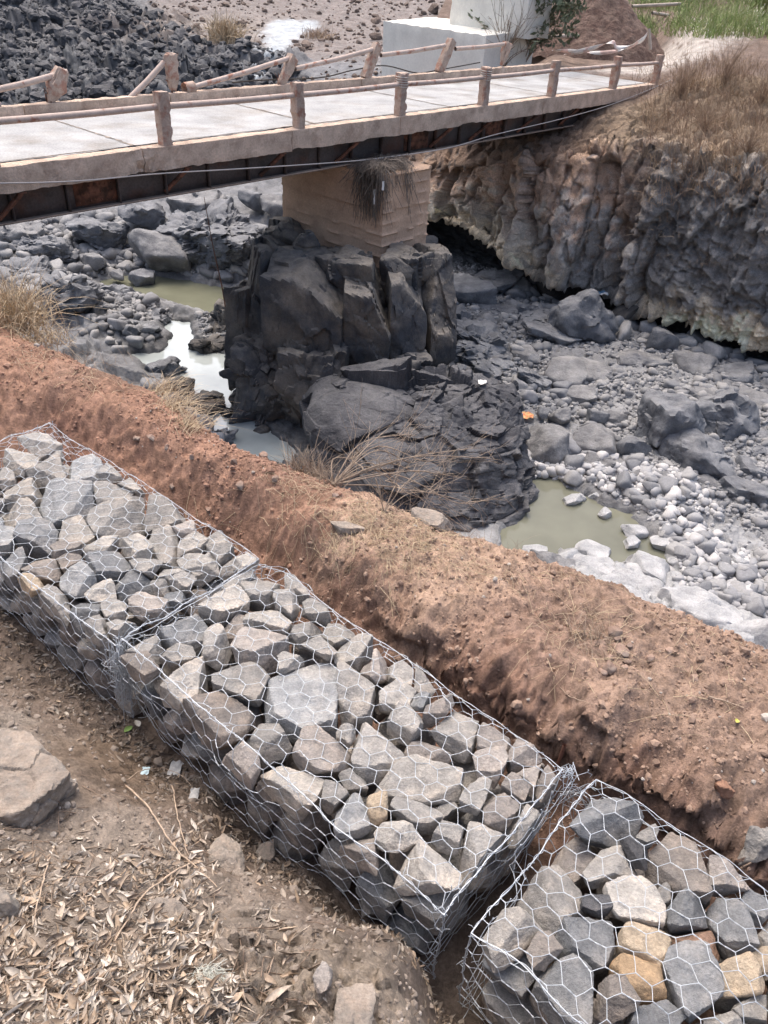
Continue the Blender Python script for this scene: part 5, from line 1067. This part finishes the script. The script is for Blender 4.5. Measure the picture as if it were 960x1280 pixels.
for i, (x, y, w) in enumerate(((767, 791, 20), (748, 807, 22), (758, 803, 15), (776, 816, 24), (762, 824, 12), (762, 835, 20), (782, 828, 13), (780, 836, 11), (753, 841, 12), (772, 800, 10), (786, 808, 9), (812, 824, 10), (867, 850, 16), (838, 815, 12))):
    bstone(x, y, w, .022 if w > 14 else .014, M_tanst, 'rounded reddish-tan stone in the small heap on the berm', 20+i, .75, 3, 12, .15, 'pebble', 'stones of the small heap on the berm', lo=.75, edge=20)
for i, (x, y, w) in enumerate(((344, 600, 14), (330, 571, 12), (292, 578, 9), (172, 549, 12), (190, 548, 13), (209, 560, 8), (215, 609, 9), (300, 608, 12), (261, 640, 9), (420, 620, 9), (240, 712-140, 8))):
    bstone(x, y, w, .02, M_tanst, 'small red-brown stone on the red soil beyond the left basket', 50+i, .8, 3, 10, .15, 'pebble', 'small stones on the red soil of the berm')
# soil clods and crumbs
lowc = [polyrock((1, rg.uniform(.7, 1), rg.uniform(.6, .9)), 9, .7, .95, None, 700+k, 1, edge=16, nz=.03) for k in range(12)]
V_, F_, C_ = [], [], []; nv = 0; Bcol = colb = None
cl = rg.uniform((-5.6, -1.5), (1.7, 2.4), (70000, 2)); c_ = crest(cl[:, 0]); w_ = wall(cl[:, 0])
dens = fbm(np.c_[cl*1.6, cl[:, :1]*0], 3, 6)+.15*fbm(np.c_[cl*6, cl[:, :1]*0], 2, 8)
keep = ((cl[:, 1] > .86) & (rg.random(70000) < np.clip(.30+dens*2.0, .06, .95))) | ((cl[:, 1] < near_edge(cl[:, 0])-.02) & (rg.random(70000) < np.clip(.3+dens*1.5, .05, .9))); cl = cl[keep]
for i, (s, t) in enumerate(cl):
    x, y = GA+s*GG+t*GN; h, n = bz(x, y); r = min(.038, math.exp(rg.normal(-5.05, .5))); V, F = lowc[i % 12]; R3 = rot3(rg.uniform(0, 6.28), rg.uniform(-1, 1), 0); V_.append((V*r)@R3.T+[x, y, h+r*.3]); F_.append(F+nv); nv += len(V)
    k = rg.uniform(.8, 1.15); base = np.array((.32, .195, .14)) if s < -2 and t > .5 else np.array((.30, .212, .16)) if t > .5 else np.array((.25, .21, .175)); 
    if rg.random() < .03: base = np.array((.38, .34, .3))
    C_.append(np.tile(base*k, (len(V), 1)))
o = link('soil_clods', mesh_np('soil_clods', np.concatenate(V_), np.concatenate(F_), False, np.clip(np.concatenate(C_), 0, .7)), mat('soil_clod', vcol=True, var=.15, vscale=20, bump=.5, bscale=90, bdist=.006, rough=.95)); tag(o, 'loose clods and crumbs of earth scattered over the near bank', 'soil clods', kind='stuff')
# dry leaves
def leafmesh(L, Wd, curl, bend, tw):
    n, m = 8, 5; u, v = np.meshgrid(np.linspace(0, 1, n), np.linspace(-1, 1, m), indexing='ij'); wd = Wd*np.sin(np.pi*np.clip(u*.96+.02, 0, 1)**.8)**.8
    a = v*curl; x = u*L; y = wd*np.sin(a)/max(curl, .1); z = wd*(1-np.cos(a))/max(curl, .1)*1.0; ph = u*bend; z = z+L*.35*(1-np.cos(ph)); x = L*np.sin(ph)/max(bend, .1) if bend > .1 else x
    an = tw*(u-.5); y, z = y*np.cos(an)-z*np.sin(an), y*np.sin(an)+z*np.cos(an); return np.c_[(x-L/2).ravel(), y.ravel(), z.ravel()], gridF(n, m)
V_, F_, C_ = [], [], []; nv = 0
def addleaf(p, n, L, Wd, col, stand=.3):
    global nv
    V, F = leafmesh(L, Wd, rg.uniform(.7, 2.9), rg.uniform(.1, 1.3), rg.normal()*1.8); R3 = rot3(rg.uniform(0, 6.28), rg.normal()*.6, rg.normal()*stand); V = V@R3.T; V = V+p+[0, 0, -V[:, 2].min()*.75]+n*.001
    V_.append(V); F_.append(F+nv); nv += len(V); C_.append(np.tile(col, (len(V), 1)))
lp = [(.45, .38, .31), (.52, .46, .39), (.38, .31, .245), (.30, .235, .18), (.44, .34, .25), (.56, .51, .45)]
lq = rg.uniform((-30, 860), (620, 1330), (26000, 2)); dens = fbm(np.c_[lq*.012, lq[:, :1]*0], 3, 16)
for (x, y), dn in zip(lq, dens):
    core = smooth(1000, 1120, y+.25*x-40)*smooth(360, 230, x)+.22*smooth(1100, 1200, y)*smooth(430, 330, x); 
    pr_ = np.clip(core*(.55+dn*1.9), 0, .95)*.85
    if rg.random() > pr_: continue
    p = bhit(x, y); s, t = toST(p)
    if t > float(near_edge(s))-.02: continue
    L = rg.uniform(.035, .085)*(1 if rg.random() < .7 else .55); addleaf(p, 0, L, L*rg.uniform(.09, .2), np.array(lp[rg.integers(6)])*rg.uniform(.7, 1.1))
# darker litter in the trench beside the baskets
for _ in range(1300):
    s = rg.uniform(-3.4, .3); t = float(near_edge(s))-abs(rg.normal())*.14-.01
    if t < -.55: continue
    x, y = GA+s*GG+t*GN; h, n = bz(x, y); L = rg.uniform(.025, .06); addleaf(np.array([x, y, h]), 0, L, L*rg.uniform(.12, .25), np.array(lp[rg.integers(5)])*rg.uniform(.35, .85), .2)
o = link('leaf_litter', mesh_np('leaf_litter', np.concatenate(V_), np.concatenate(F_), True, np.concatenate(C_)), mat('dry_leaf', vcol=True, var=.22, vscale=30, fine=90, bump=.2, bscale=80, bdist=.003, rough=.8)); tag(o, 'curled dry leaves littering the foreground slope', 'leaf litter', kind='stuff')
def oneleaf(x, y, L, W_, col, label, seed):
    p = bhit(x, y); V, F = leafmesh(L, W_, .8, .5, .6); V = V@rot3(seed, .3, .2).T; o = link('fallen_leaf', mesh_np('fallen_leaf', V, F), mat('leaf', col, var=.1, bump=.1), None, Vector(p+[0, 0, .012])); tag(o, label, 'leaf')
oneleaf(161, 913, .055, .016, (.22, .33, .10), 'small green leaf in the trench beside the middle basket', 1.)
oneleaf(172, 906, .06, .018, (.62, .58, .50), 'pale upright leaf next to the green one', 2.2)
oneleaf(920, 903, .03, .012, (.55, .52, .12), 'tiny yellow leaf on the berm at right', 1.)
oneleaf(37, 1012, .05, .014, (.45, .33, .15), 'yellow-brown leaf under the half buried rock', 1.)
# twigs: (points in the picture, radius m, lift, label)
M_twig = mat('bleached_twig', (.46, .36, .27), alt=(.36, .27, .2), altscale=20, var=.15, vscale=30, bump=.3, bscale=90, bdist=.003, rough=.8)
M_twigd = mat('dark_twig', (.24, .175, .13), var=.2, vscale=30, bump=.3, bscale=90, bdist=.003, rough=.85)
TW = [([(158, 985), (180, 1005), (200, 1035), (222, 1068), (243, 1085), (272, 1112)], .0042, .03, M_twig, 'long pale twig running down beside the flat stone'),
      ([(216, 985), (222, 1020), (232, 1060), (236, 1075)], .003, .04, M_twig, 'thin upright pale twig crossing the long one'),
      ([(250, 1078), (225, 1090), (200, 1108), (178, 1128), (165, 1150), (140, 1190), (117, 1252)], .0048, .03, M_twig, 'crooked pale branch lying through the dry leaves'),
      ([(68, 1062), (62, 1085), (52, 1125), (42, 1165)], .0038, .03, M_twig, 'short pale stick among leaves at left'),
      ([(160, 980), (178, 972), (205, 970), (228, 978), (240, 988)], .0022, .06, M_twig, 'thin arching stem above the trench'),
      ([(0, 965), (30, 988), (55, 993), (78, 1010)], .0035, .04, M_twigd, 'dark twig lying across the half buried rock'),
      ([(125, 1218), (100, 1238), (60, 1262)], .004, .02, M_twigd, 'dark stick at lower left under the leaves'),
      ([(345, 1180), (342, 1200), (335, 1222), (325, 1240)], .002, .02, M_twig, 'small curved straw beside the tan stone'),
      ([(395, 1180), (382, 1200), (370, 1212)], .002, .015, M_twigd, 'tiny dark straw on the earth'),
      ([(885, 873), (905, 880), (929, 888)], .004, .02, M_twig, 'short pale stick on the berm at right'),
      ([(905, 1108), (925, 1090), (945, 1078)], .006, .03, M_twigd, 'stub of stick beside the grey stone at the right edge'),
      ([(700, 860), (712, 872), (735, 880), (752, 886)], .0018, .01, M_twig, 'thin straw lying on the inner berm face'),
      ([(780, 870), (790, 860), (800, 850)], .002, .01, M_twigd, 'small dark twig near the stone heap'),
      ([(96, 1130), (110, 1118), (130, 1095), (150, 1080)], .003, .02, M_twigd, 'dark twig between the leaves and the slope'),
      ([(395, 795-130), (350, 640), (330, 632)], .002, .01, M_twigd, 'fine dark twig on the red soil')]
for pts, r, lift, m, lb in TW[:14]:
    P = [bhit(x, y)+[0, 0, lift*(.4+.6*math.sin(3.14*(i+.3)/(len(pts))))] for i, (x, y) in enumerate(pts)]; C3 = crom(P, 30); C3 += .004*np.stack([fbm(C3*20, 2, k) for k in range(3)], 1)*2
    o = MB().tube(C3, np.linspace(r, r*.45, 30), 6).build('twig', m); tag(o, lb, 'twig')
mb = MB()
for _ in range(260):
    x, y = rg.uniform(-10, 420), rg.uniform(960, 1300); p = bhit(x, y); s, t = toST(p)
    if t > float(near_edge(s))-.03: continue
    a = rg.uniform(0, 6.28); L = rg.uniform(.03, .12); d = np.array([math.cos(a), math.sin(a), 0]); q = p+d*L; q[2] = bz(q[0], q[1])[0]; mb.tube([p+[0, 0, .006], (p+q)/2+[0, 0, .014], q+[0, 0, .006]], rg.uniform(.0008, .002), 3)
o = mb.build('straw', M_twigd); tag(o, 'fine broken straw and stalks mixed with the leaves', 'straw', kind='stuff')
# rags and scraps
M_rag = mat('grey_fluff', (.45, .45, .44), var=.2, bump=.5, bscale=90)
M_bluep = mat('bluish_plastic', (.45, .58, .62), var=.15, bump=.2, rough=.4)
def fluff(name, p, L, n, m, label, cat, seed, flat=.5):
    rgf = np.random.default_rng(seed); mb = MB()
    for _ in range(n):
        a = rgf.normal()*.9-1.2; b = rgf.uniform(.2, 1)*L*.7; d = np.array([math.cos(a), math.sin(a), rgf.uniform(-.25, .12)*flat]); q = p+rgf.normal(size=3)*L*.15; mb.tube([q, q+d*b*.5+[0, 0, .008], q+d*b+rgf.normal(size=3)*.006], .0007, 3)
    o = mb.build(name, m); tag(o, label, cat)
scrap('plastic_scrap', bhit(182, 966)+[0, 0, .015], .035, .04, 5, M_bluep, 'pale blue plastic scrap in the trench beside the middle basket', 'litter')
scrap('rag', bhit(220, 965)+[0, 0, .03], .06, .08, 6, M_rag, 'crumpled grey rag against the foot of the middle basket', 'rag')
scrap('rag', bhit(243, 996)+[0, 0, .02], .04, .06, 7, M_rag, 'small grey scrap just downstream of the crumpled rag', 'rag')
fluff('frayed_sacking', bhit(262, 1222)+[0, 0, .015], .08, 300, mat('frayed_fibre', (.55, .56, .50), var=.2, bump=0), 'tuft of frayed pale sacking fibres among the leaves', 'sacking', 9)
def bedscrap(x, y, w, m, label, seed, name='litter_scrap'):
    p = None; d = ray(x, y); d = d/np.linalg.norm(d); dg = bpy.context.evaluated_depsgraph_get(); h = S.ray_cast(dg, Vector((0, 0, 0)), Vector(d)); p = np.array(h[1]); scrap(name, p-d*.12+[0, 0, .05], w, w, seed, m, label, 'litter', False)
bedscrap(603, 480, .2, M_scrap, 'crumpled white cup on top of the huge rugged boulder', 11)
bedscrap(660, 521, .28, mat('orange_packet', (.62, .42, .2), alt=(.5, .12, .06), altscale=9, bump=.2), 'crumpled yellow and orange packet beside the huge boulder', 12)
bedscrap(753, 368, .3, mat('blue_plastic', (.18, .38, .6), alt=(.6, .6, .6), altscale=3, bump=.2), 'scrap of blue and white plastic behind the tall rock', 13)
# ------------------------------------------------------------ plants
M_straw = mat('dry_grass', (.50, .40, .27), alt=(.38, .29, .2), altscale=9, var=.25, vscale=12, bump=0, rough=.8)
M_strawg = mat('grey_dry_grass', (.34, .27, .205), alt=(.24, .185, .14), altscale=9, var=.25, vscale=12, bump=0, rough=.85)
M_brush = mat('brown_brush', (.30, .21, .15), alt=(.40, .30, .20), altscale=1.3, var=.3, vscale=5, bump=0, rough=.9)
M_green = mat('green_grass', (.19, .26, .08), alt=(.33, .33, .17), altscale=1.5, var=.3, vscale=5, bump=0, rough=.7)
M_leafg = mat('shrub_leaf', (.10, .125, .07), alt=(.17, .185, .13), altscale=3, var=.3, vscale=5, bump=0, rough=.7)
def blades(mb, base, n, L, spread, rg, w=.004, droop=.6, lean=(0, 0), base_r=.05):
    for _ in range(n):
        b = base+np.r_[rg.normal(size=2)*base_r, 0]; a = rg.uniform(0, 6.28); o = abs(rg.normal())*spread; l = L*rg.uniform(.45, 1.15); d = np.array([math.cos(a)*o+lean[0], math.sin(a)*o+lean[1], 1.]); d /= np.linalg.norm(d)
        t = np.linspace(0, 1, 5)[:, None]; P = b+d*l*t+np.array([d[0], d[1], -1.0])*l*droop*t**2.2*rg.uniform(.2, 1.); s = np.cross(d, [0, 0, 1.]); s /= np.linalg.norm(s)+1e-6; a2 = rg.uniform(0, 3.14); s = s*math.cos(a2)+np.array([0, 0, .0])+np.cross(s, d)*math.sin(a2)
        wd = w*np.array([1, .9, .7, .45, .1])[:, None]; V = np.stack([P-s*wd/2, P+s*wd/2], 1).reshape(-1, 3); F = np.array([(2*i, 2*i+1, 2*i+3, 2*i+2) for i in range(4)]); mb.add(V, F)
def tuft(p, n, L, spread, m, label, seed, w=.004, droop=.6, lean=(0, 0), base_r=.05, name='dry_grass_tuft', cat='grass tuft', group=None):
    mb = MB(); blades(mb, np.zeros(3), n, L, spread, np.random.default_rng(seed), w, droop, lean, base_r); o = mb.build(name, m); o.location = Vector(p-[0, 0, .02]); return tag(o, label, cat, group)
def crestpt(s, dt=0): c = float(crest(s))+dt; q = GA+s*GG+c*GN; return np.array([q[0], q[1], bz(*q)[0]])
tuft(bhit(18, 408), 700, .72, .5, M_straw, 'big golden dry grass clump at the left edge of the berm crest', 1, .008, .7, base_r=.13)
tuft(bhit(50, 428), 260, .38, .7, M_straw, 'lower dry grass clump right of the big golden one', 2, .006, .8, base_r=.12)
tuft(bhit(-25, 400), 400, .75, .5, M_straw, 'dry grass clump half outside the left edge', 3, .008, .7, base_r=.15)
tuft(bhit(110, 458), 90, .28, 1.0, M_strawg, 'thin flattened dry grass on the crest at left', 4, .003, .9, base_r=.12)
for i, (x, y, n, L) in enumerate(((196, 492, 150, .30), (214, 512, 170, .32), (232, 534, 150, .28))): tuft(bhit(x, y), n, L, .7, M_straw, ('straw tuft drooping over the crest, upper', 'straw tuft drooping over the crest, middle', 'straw tuft drooping over the crest, lowest by the white pool')[i]+(' of three' if i < 2 else ''), 5+i, .005, 1.1, (.35, .45), .07)
for i, (x, y, n, L) in enumerate(((372, 588, 110, .30), (395, 596, 120, .28), (412, 604, 80, .24))): tuft(bhit(x, y), n, L, .55, M_strawg, ('grey dry tuft on the crest before the rugged boulder, left end', 'grey dry tuft on the crest before the rugged boulder, middle one', 'grey dry tuft on the crest before the rugged boulder, by the dead bush')[i], 9+i, .005, .5, (0, .1), .05)
for i, (x, y) in enumerate(((470, 622), (500, 636), (560, 662), (590, 674), (640, 690), (70, 440), (150, 478))): tuft(bhit(x, y+3), 34, .16, .9, M_strawg, 'sparse dry stalks sprouting along the edge of the berm crest', 13+i, .0022, .6, base_r=.05, group='sparse stalks along the crest')
tuft(bhit(738, 800), 130, .2, 1.3, M_strawg, 'grey dead grass clump beside the small stone heap', 21, .003, .9, base_r=.045)
tuft(bhit(742, 775), 40, .16, 1.3, M_strawg, 'thin dead grass just above the clump by the stone heap', 22, .003, .9, base_r=.045)
tuft(bhit(862, 940), 8, .16, .5, M_strawg, 'few stiff straws on the inner side of the berm at right', 23, .002, .3, base_r=.02)
# loose straw lying on the berm top
mb = MB(); rg = np.random.default_rng(77)
for cx, cy, sx, sy, n in ((455, 655, 50, 22, 420), (515, 690, 55, 20, 260), (560, 660, 45, 15, 120), (60, 445, 70, 12, 150), (370, 600, 30, 12, 120), (160, 470, 40, 12, 150), (720, 790, 40, 25, 110), (860, 840, 80, 40, 80), (700, 720, 80, 12, 90), (330, 650, 60, 30, 60)):
    for _ in range(n):
        x, y = cx+rg.normal()*sx, cy+rg.normal()*sy; p = bhit(x, y); s, t = toST(p)
        if t < .9 or t > float(crest(s))+.15: continue
        a = rg.uniform(0, 6.28); L = rg.uniform(.04, .2); d = np.array([math.cos(a), math.sin(a), 0]); q = p+d*L; q[2] = bz(q[0], q[1])[0]; mb.tube([p+[0, 0, .004], (p+q)/2+[0, 0, rg.uniform(.005, .04)], q+[0, 0, .006]], rg.uniform(.0007, .0017), 3)
o = mb.build('loose_straw', M_straw); tag(o, 'loose bleached straw lying flat on the top of the berm', 'straw', kind='stuff')
# dead bush reaching over the boulder
def deadbush(root, targets, m, label, seed, r=.006, name='dead_bush', sub=6):
    rg = np.random.default_rng(seed); mb = MB()
    for T in targets:
        P = crom([root, root*.6+T*.4+rg.normal(size=3)*.06+[0, 0, .08], root*.25+T*.75+rg.normal(size=3)*.05, T], 22); mb.tube(P-root, np.linspace(r, .0012, 22), 4)
        for _ in range(sub):
            i = rg.integers(6, 20); d = T-root; d = d/np.linalg.norm(d)+rg.normal(size=3)*.55; L = rg.uniform(.12, .4); q = P[i]; e = q+d*L; mb.tube([q-root, q+d*L*.5+rg.normal(size=3)*.03-root, e-root], [.0022, .0016, .0008], 3)
            for _2 in range(2): k = rg.uniform(.4, .9); d2 = d+rg.normal(size=3)*.6; mb.tube([q+d*L*k-root, q+d*L*k+d2*L*.4-root], [.0013, .0007], 3)
    o = mb.build(name, m); o.location = Vector(root); tag(o, label, 'dead bush')
root = bhit(415, 606); rg = np.random.default_rng(5)
deadbush(root, [aty(x, y, root[1]+dy) for x, y, dy in ((455, 560, .5), (480, 540, .7), (520, 545, .9), (560, 548, 1.1), (600, 560, 1.2), (625, 575, 1.2), (590, 600, .9), (620, 620, .9), (560, 625, .6), (530, 590, .8), (500, 575, .8), (470, 590, .5), (555, 580, 1.), (440, 575, .4), (600, 640, .6), (545, 560, .9))], M_strawg, 'spreading dead bush leaning out over the huge rugged boulder', 3)
root = bhit(480, 640); deadbush(root, [aty(x, y, root[1]+dy) for x, y, dy in ((470, 610, .1), (520, 615, .3), (500, 600, .3), (560, 640, .3), (545, 620, .4))], M_strawg, 'small bare twigs rising from the crest below the dead bush', 4, .004, 'dead_bush', 3)
# tall reddish stem by the pools
p = pxbed(287, 425); q = aty(255, 246, p[1]-1.0); P = crom([p, lerp(p, q, .35)+[.05, 0, .05], lerp(p, q, .7), q], 30); mb = MB().tube(P-p, np.linspace(.03, .008, 30), 5)
for k in range(9): i = 6+2*k; mb.tube([P[i]-p, P[i]-p+[rg.uniform(-.2, .2), 0, .18]], [.008, .003], 3)
o = mb.build('bare_stem', mat('reddish_stem', (.16, .09, .07), bump=0)); o.location = Vector(p); tag(o, 'tall thin reddish bare stem standing between the left pools', 'stem')
# brown grass slope at the right end of the bridge
mb = MB(); rg = np.random.default_rng(31); cnt = 0
for _ in range(2100):
    x = rg.uniform(800, 1040); y = rg.uniform(60, 285); k = smooth(285, 150, y)*smooth(795, 850, x+.15*y)
    if rg.random() > k*(.35+.65*(math.sin(x*.11+2*math.sin(y*.07)) > .1)): continue
    p = pxcliff(x, y)
    if p[1] > 36: continue
    blades(mb, p-[0, 0, .05], 9, rg.uniform(.35, .95), .45, rg, .014, .45, (-.15, -.1), .22); cnt += 1
o = mb.build('dry_grass', M_brush); tag(o, 'dense brown dry grass covering the slope at the far end of the bridge', 'grass', kind='stuff')
mb = MB()
for _ in range(900):
    x = rg.uniform(690, 1000); y = rg.uniform(170, 330); p = pxcliff(x, y); blades(mb, p-[0, 0, .03], 3, rg.uniform(.15, .4), .8, rg, .012, .9, (-.1, -.3), .2)
o = mb.build('dry_creepers', M_strawg); tag(o, 'withered grass and creepers hanging on the upper cliff face', 'dry creepers', kind='stuff')
def brushbush(p, R_, n, m, label, seed, name='dry_shrub', cat='shrub', H=1.2, leaf=0, mleaf=None, w=.02, ls=.08):
    rg = np.random.default_rng(seed); root = empty(name, tuple(p)); tag(root, label, cat); mb = MB(); lf = MB()
    for _ in range(n):
        a = rg.uniform(0, 6.28); o = rg.uniform(.1, 1)**.7*R_; T = np.array([math.cos(a)*o, math.sin(a)*o, H*rg.uniform(.5, 1.05)*(1-.35*(o/R_)**2)]); P = crom([np.zeros(3), T*[.3, .3, .5]+rg.normal(size=3)*.05, T], 10); mb.tube(P, np.linspace(w*.5, w*.12, 10), 3)
        for _2 in range(4):
            i = rg.integers(4, 10); d = T/np.linalg.norm(T)+rg.normal(size=3)*.6; L = rg.uniform(.12, .35)*H; q = P[i]+d*L; mb.tube([P[i], q], [w*.2, w*.08], 3)
            for _3 in range(leaf):
                c = lerp(P[i], q, rg.uniform(.2, 1.1))+rg.normal(size=3)*.06; u = rg.normal(size=3); u /= np.linalg.norm(u); v = np.cross(u, rg.normal(size=3)); v /= np.linalg.norm(v); l = rg.uniform(.6, 1.2)*ls; lf.add(np.array([c-u*l, c+v*l*.4, c+u*l, c-v*l*.4]), np.array([(0, 1, 2, 3)]))
    mb.build('stems', m, root)
    if leaf: lf.build('foliage', mleaf, root)
brushbush(np.array([*aty(652, 84, 36)[:2], -3.5]), 1.7, 60, M_strawg, 'straggly grey-green shrub before the new concrete column', 1, 'shrub', 'shrub', 3.6, 12, M_leafg, .05, .16)
brushbush(np.array([*aty(628, 84, 35)[:2], -3.5]), 1.5, 30, M_strawg, 'bare twiggy shrub left of the grey-green one', 2, 'shrub', 'shrub', 2.4, 0, None, .05)
for i, (x, y, R_, H, lb) in enumerate(((850, 120, .7, 1.3, 'brown dry bush beside the last bridge post'), (905, 105, .9, 1.5, 'tall brown dry bush on the slope at the right'), (950, 130, .9, 1.3, 'wide brown dry bush at the right edge of the slope'), (880, 165, .8, 1.1, 'brown dry bush in the middle of the grass slope'), (935, 190, .8, .9, 'low brown bush above the dark rock face'))):
    brushbush(pxcliff(x, y)-[0, 0, .1], R_, 60, M_brush, lb, 10+i, H=H, w=.018)
# green grass, upper right
mb = MB()
for x0, x1, y0, y1, n in ((783, 822, 18, 44, 90), (838, 975, -10, 40, 420), (790, 850, -10, 8, 90)):
    for _ in range(n): p = pxcliff(rg.uniform(x0, x1), rg.uniform(y0, y1)+8); blades(mb, p, 9, rg.uniform(.5, 1.3), .5, rg, .035, .5, (0, 0), .3)
o = mb.build('green_grass', M_green); tag(o, 'fresh green grass behind the road at the upper right', 'grass', kind='stuff')
tuft(pxbed(283, 52), 500, 1.9, .45, M_straw, 'pale dry grass bush on the slope behind the bridge', 61, .04, .6, base_r=.4)
tuft(pxbed(398, 48), 160, 1.0, .6, M_brush, 'small brown grass clump beside the spilt white slurry', 62, .03, .6, base_r=.5)
# ------------------------------------------------------------ barrier tape and poles beyond the bridge
M_tape = mat('faded_tape', (.66, .52, .48), alt=(.72, .70, .67), altscale=1.6, altlo=.49, altlo_=0, bump=0) if False else mat('faded_tape', (.66, .50, .46), alt=(.72, .70, .67), altscale=1.6, altlo=.49, althi=.51, bump=0)
M_pole = mat('weathered_pole', (.42, .36, .31), var=.2, bump=.3)
def onplat(x, y, up=0): d = pxcliff(x, y); return d+[0, 0, up]
def ribbon(pts, w, m, label):
    P = crom(pts, 60); T = np.gradient(P, axis=0); T /= np.linalg.norm(T, axis=1)[:, None]; n = np.tile([0, 0, 1.], (60, 1)); a = 1.2*np.sin(np.linspace(0, 9, 60)); s = np.cross(T, n); s = s*np.cos(a)[:, None]+n*np.sin(a)[:, None]
    V = np.stack([P-s*w/2, P+s*w/2, P+s*w/2+[0, .01, 0], P-s*w/2+[0, .01, 0]], 1).reshape(-1, 3); F = [(4*i+j, 4*i+(j+1) % 4, 4*i+4+(j+1) % 4, 4*i+4+j) for i in range(59) for j in range(4)]; o = link('barrier_tape', mesh_np('barrier_tape', V, np.array(F)), m); tag(o, label, 'barrier tape')
Yt = 38.
ribbon([aty(x, y, Yt) for x, y in ((705, 68), (735, 62), (765, 53), (772, 60), (800, 52), (812, 38))], .22, M_tape, 'faded red and white barrier tape sagging to the leaning pole')
ribbon([aty(x, y, Yt+.3) for x, y in ((690, 63), (720, 64), (752, 66), (785, 60), (806, 46))], .16, M_tape, 'lower strand of faded barrier tape near the ground')
for i, (a, b, r, lb) in enumerate((((811, 36, Yt), (813, 62, Yt), .07, 'short post holding the end of the barrier tape'), ((688, 46, 41.), (768, 43, 42.), .09, 'pale pole lying behind the barrier tape'), ((790, 8, 52.), (850, 5, 53.), .09, 'upper rail of the pale pole fence by the green grass'), ((815, 16, 52.), (852, 22, 53.), .09, 'lower rail of the pale pole fence by the green grass'))):
    o = MB().tube([aty(*a), (aty(*a)+aty(*b))/2, aty(*b)], r, 8).build('wooden_pole', M_pole); tag(o, lb, 'pole')
# steep bank litter: dry grass at the far left, behind the crest
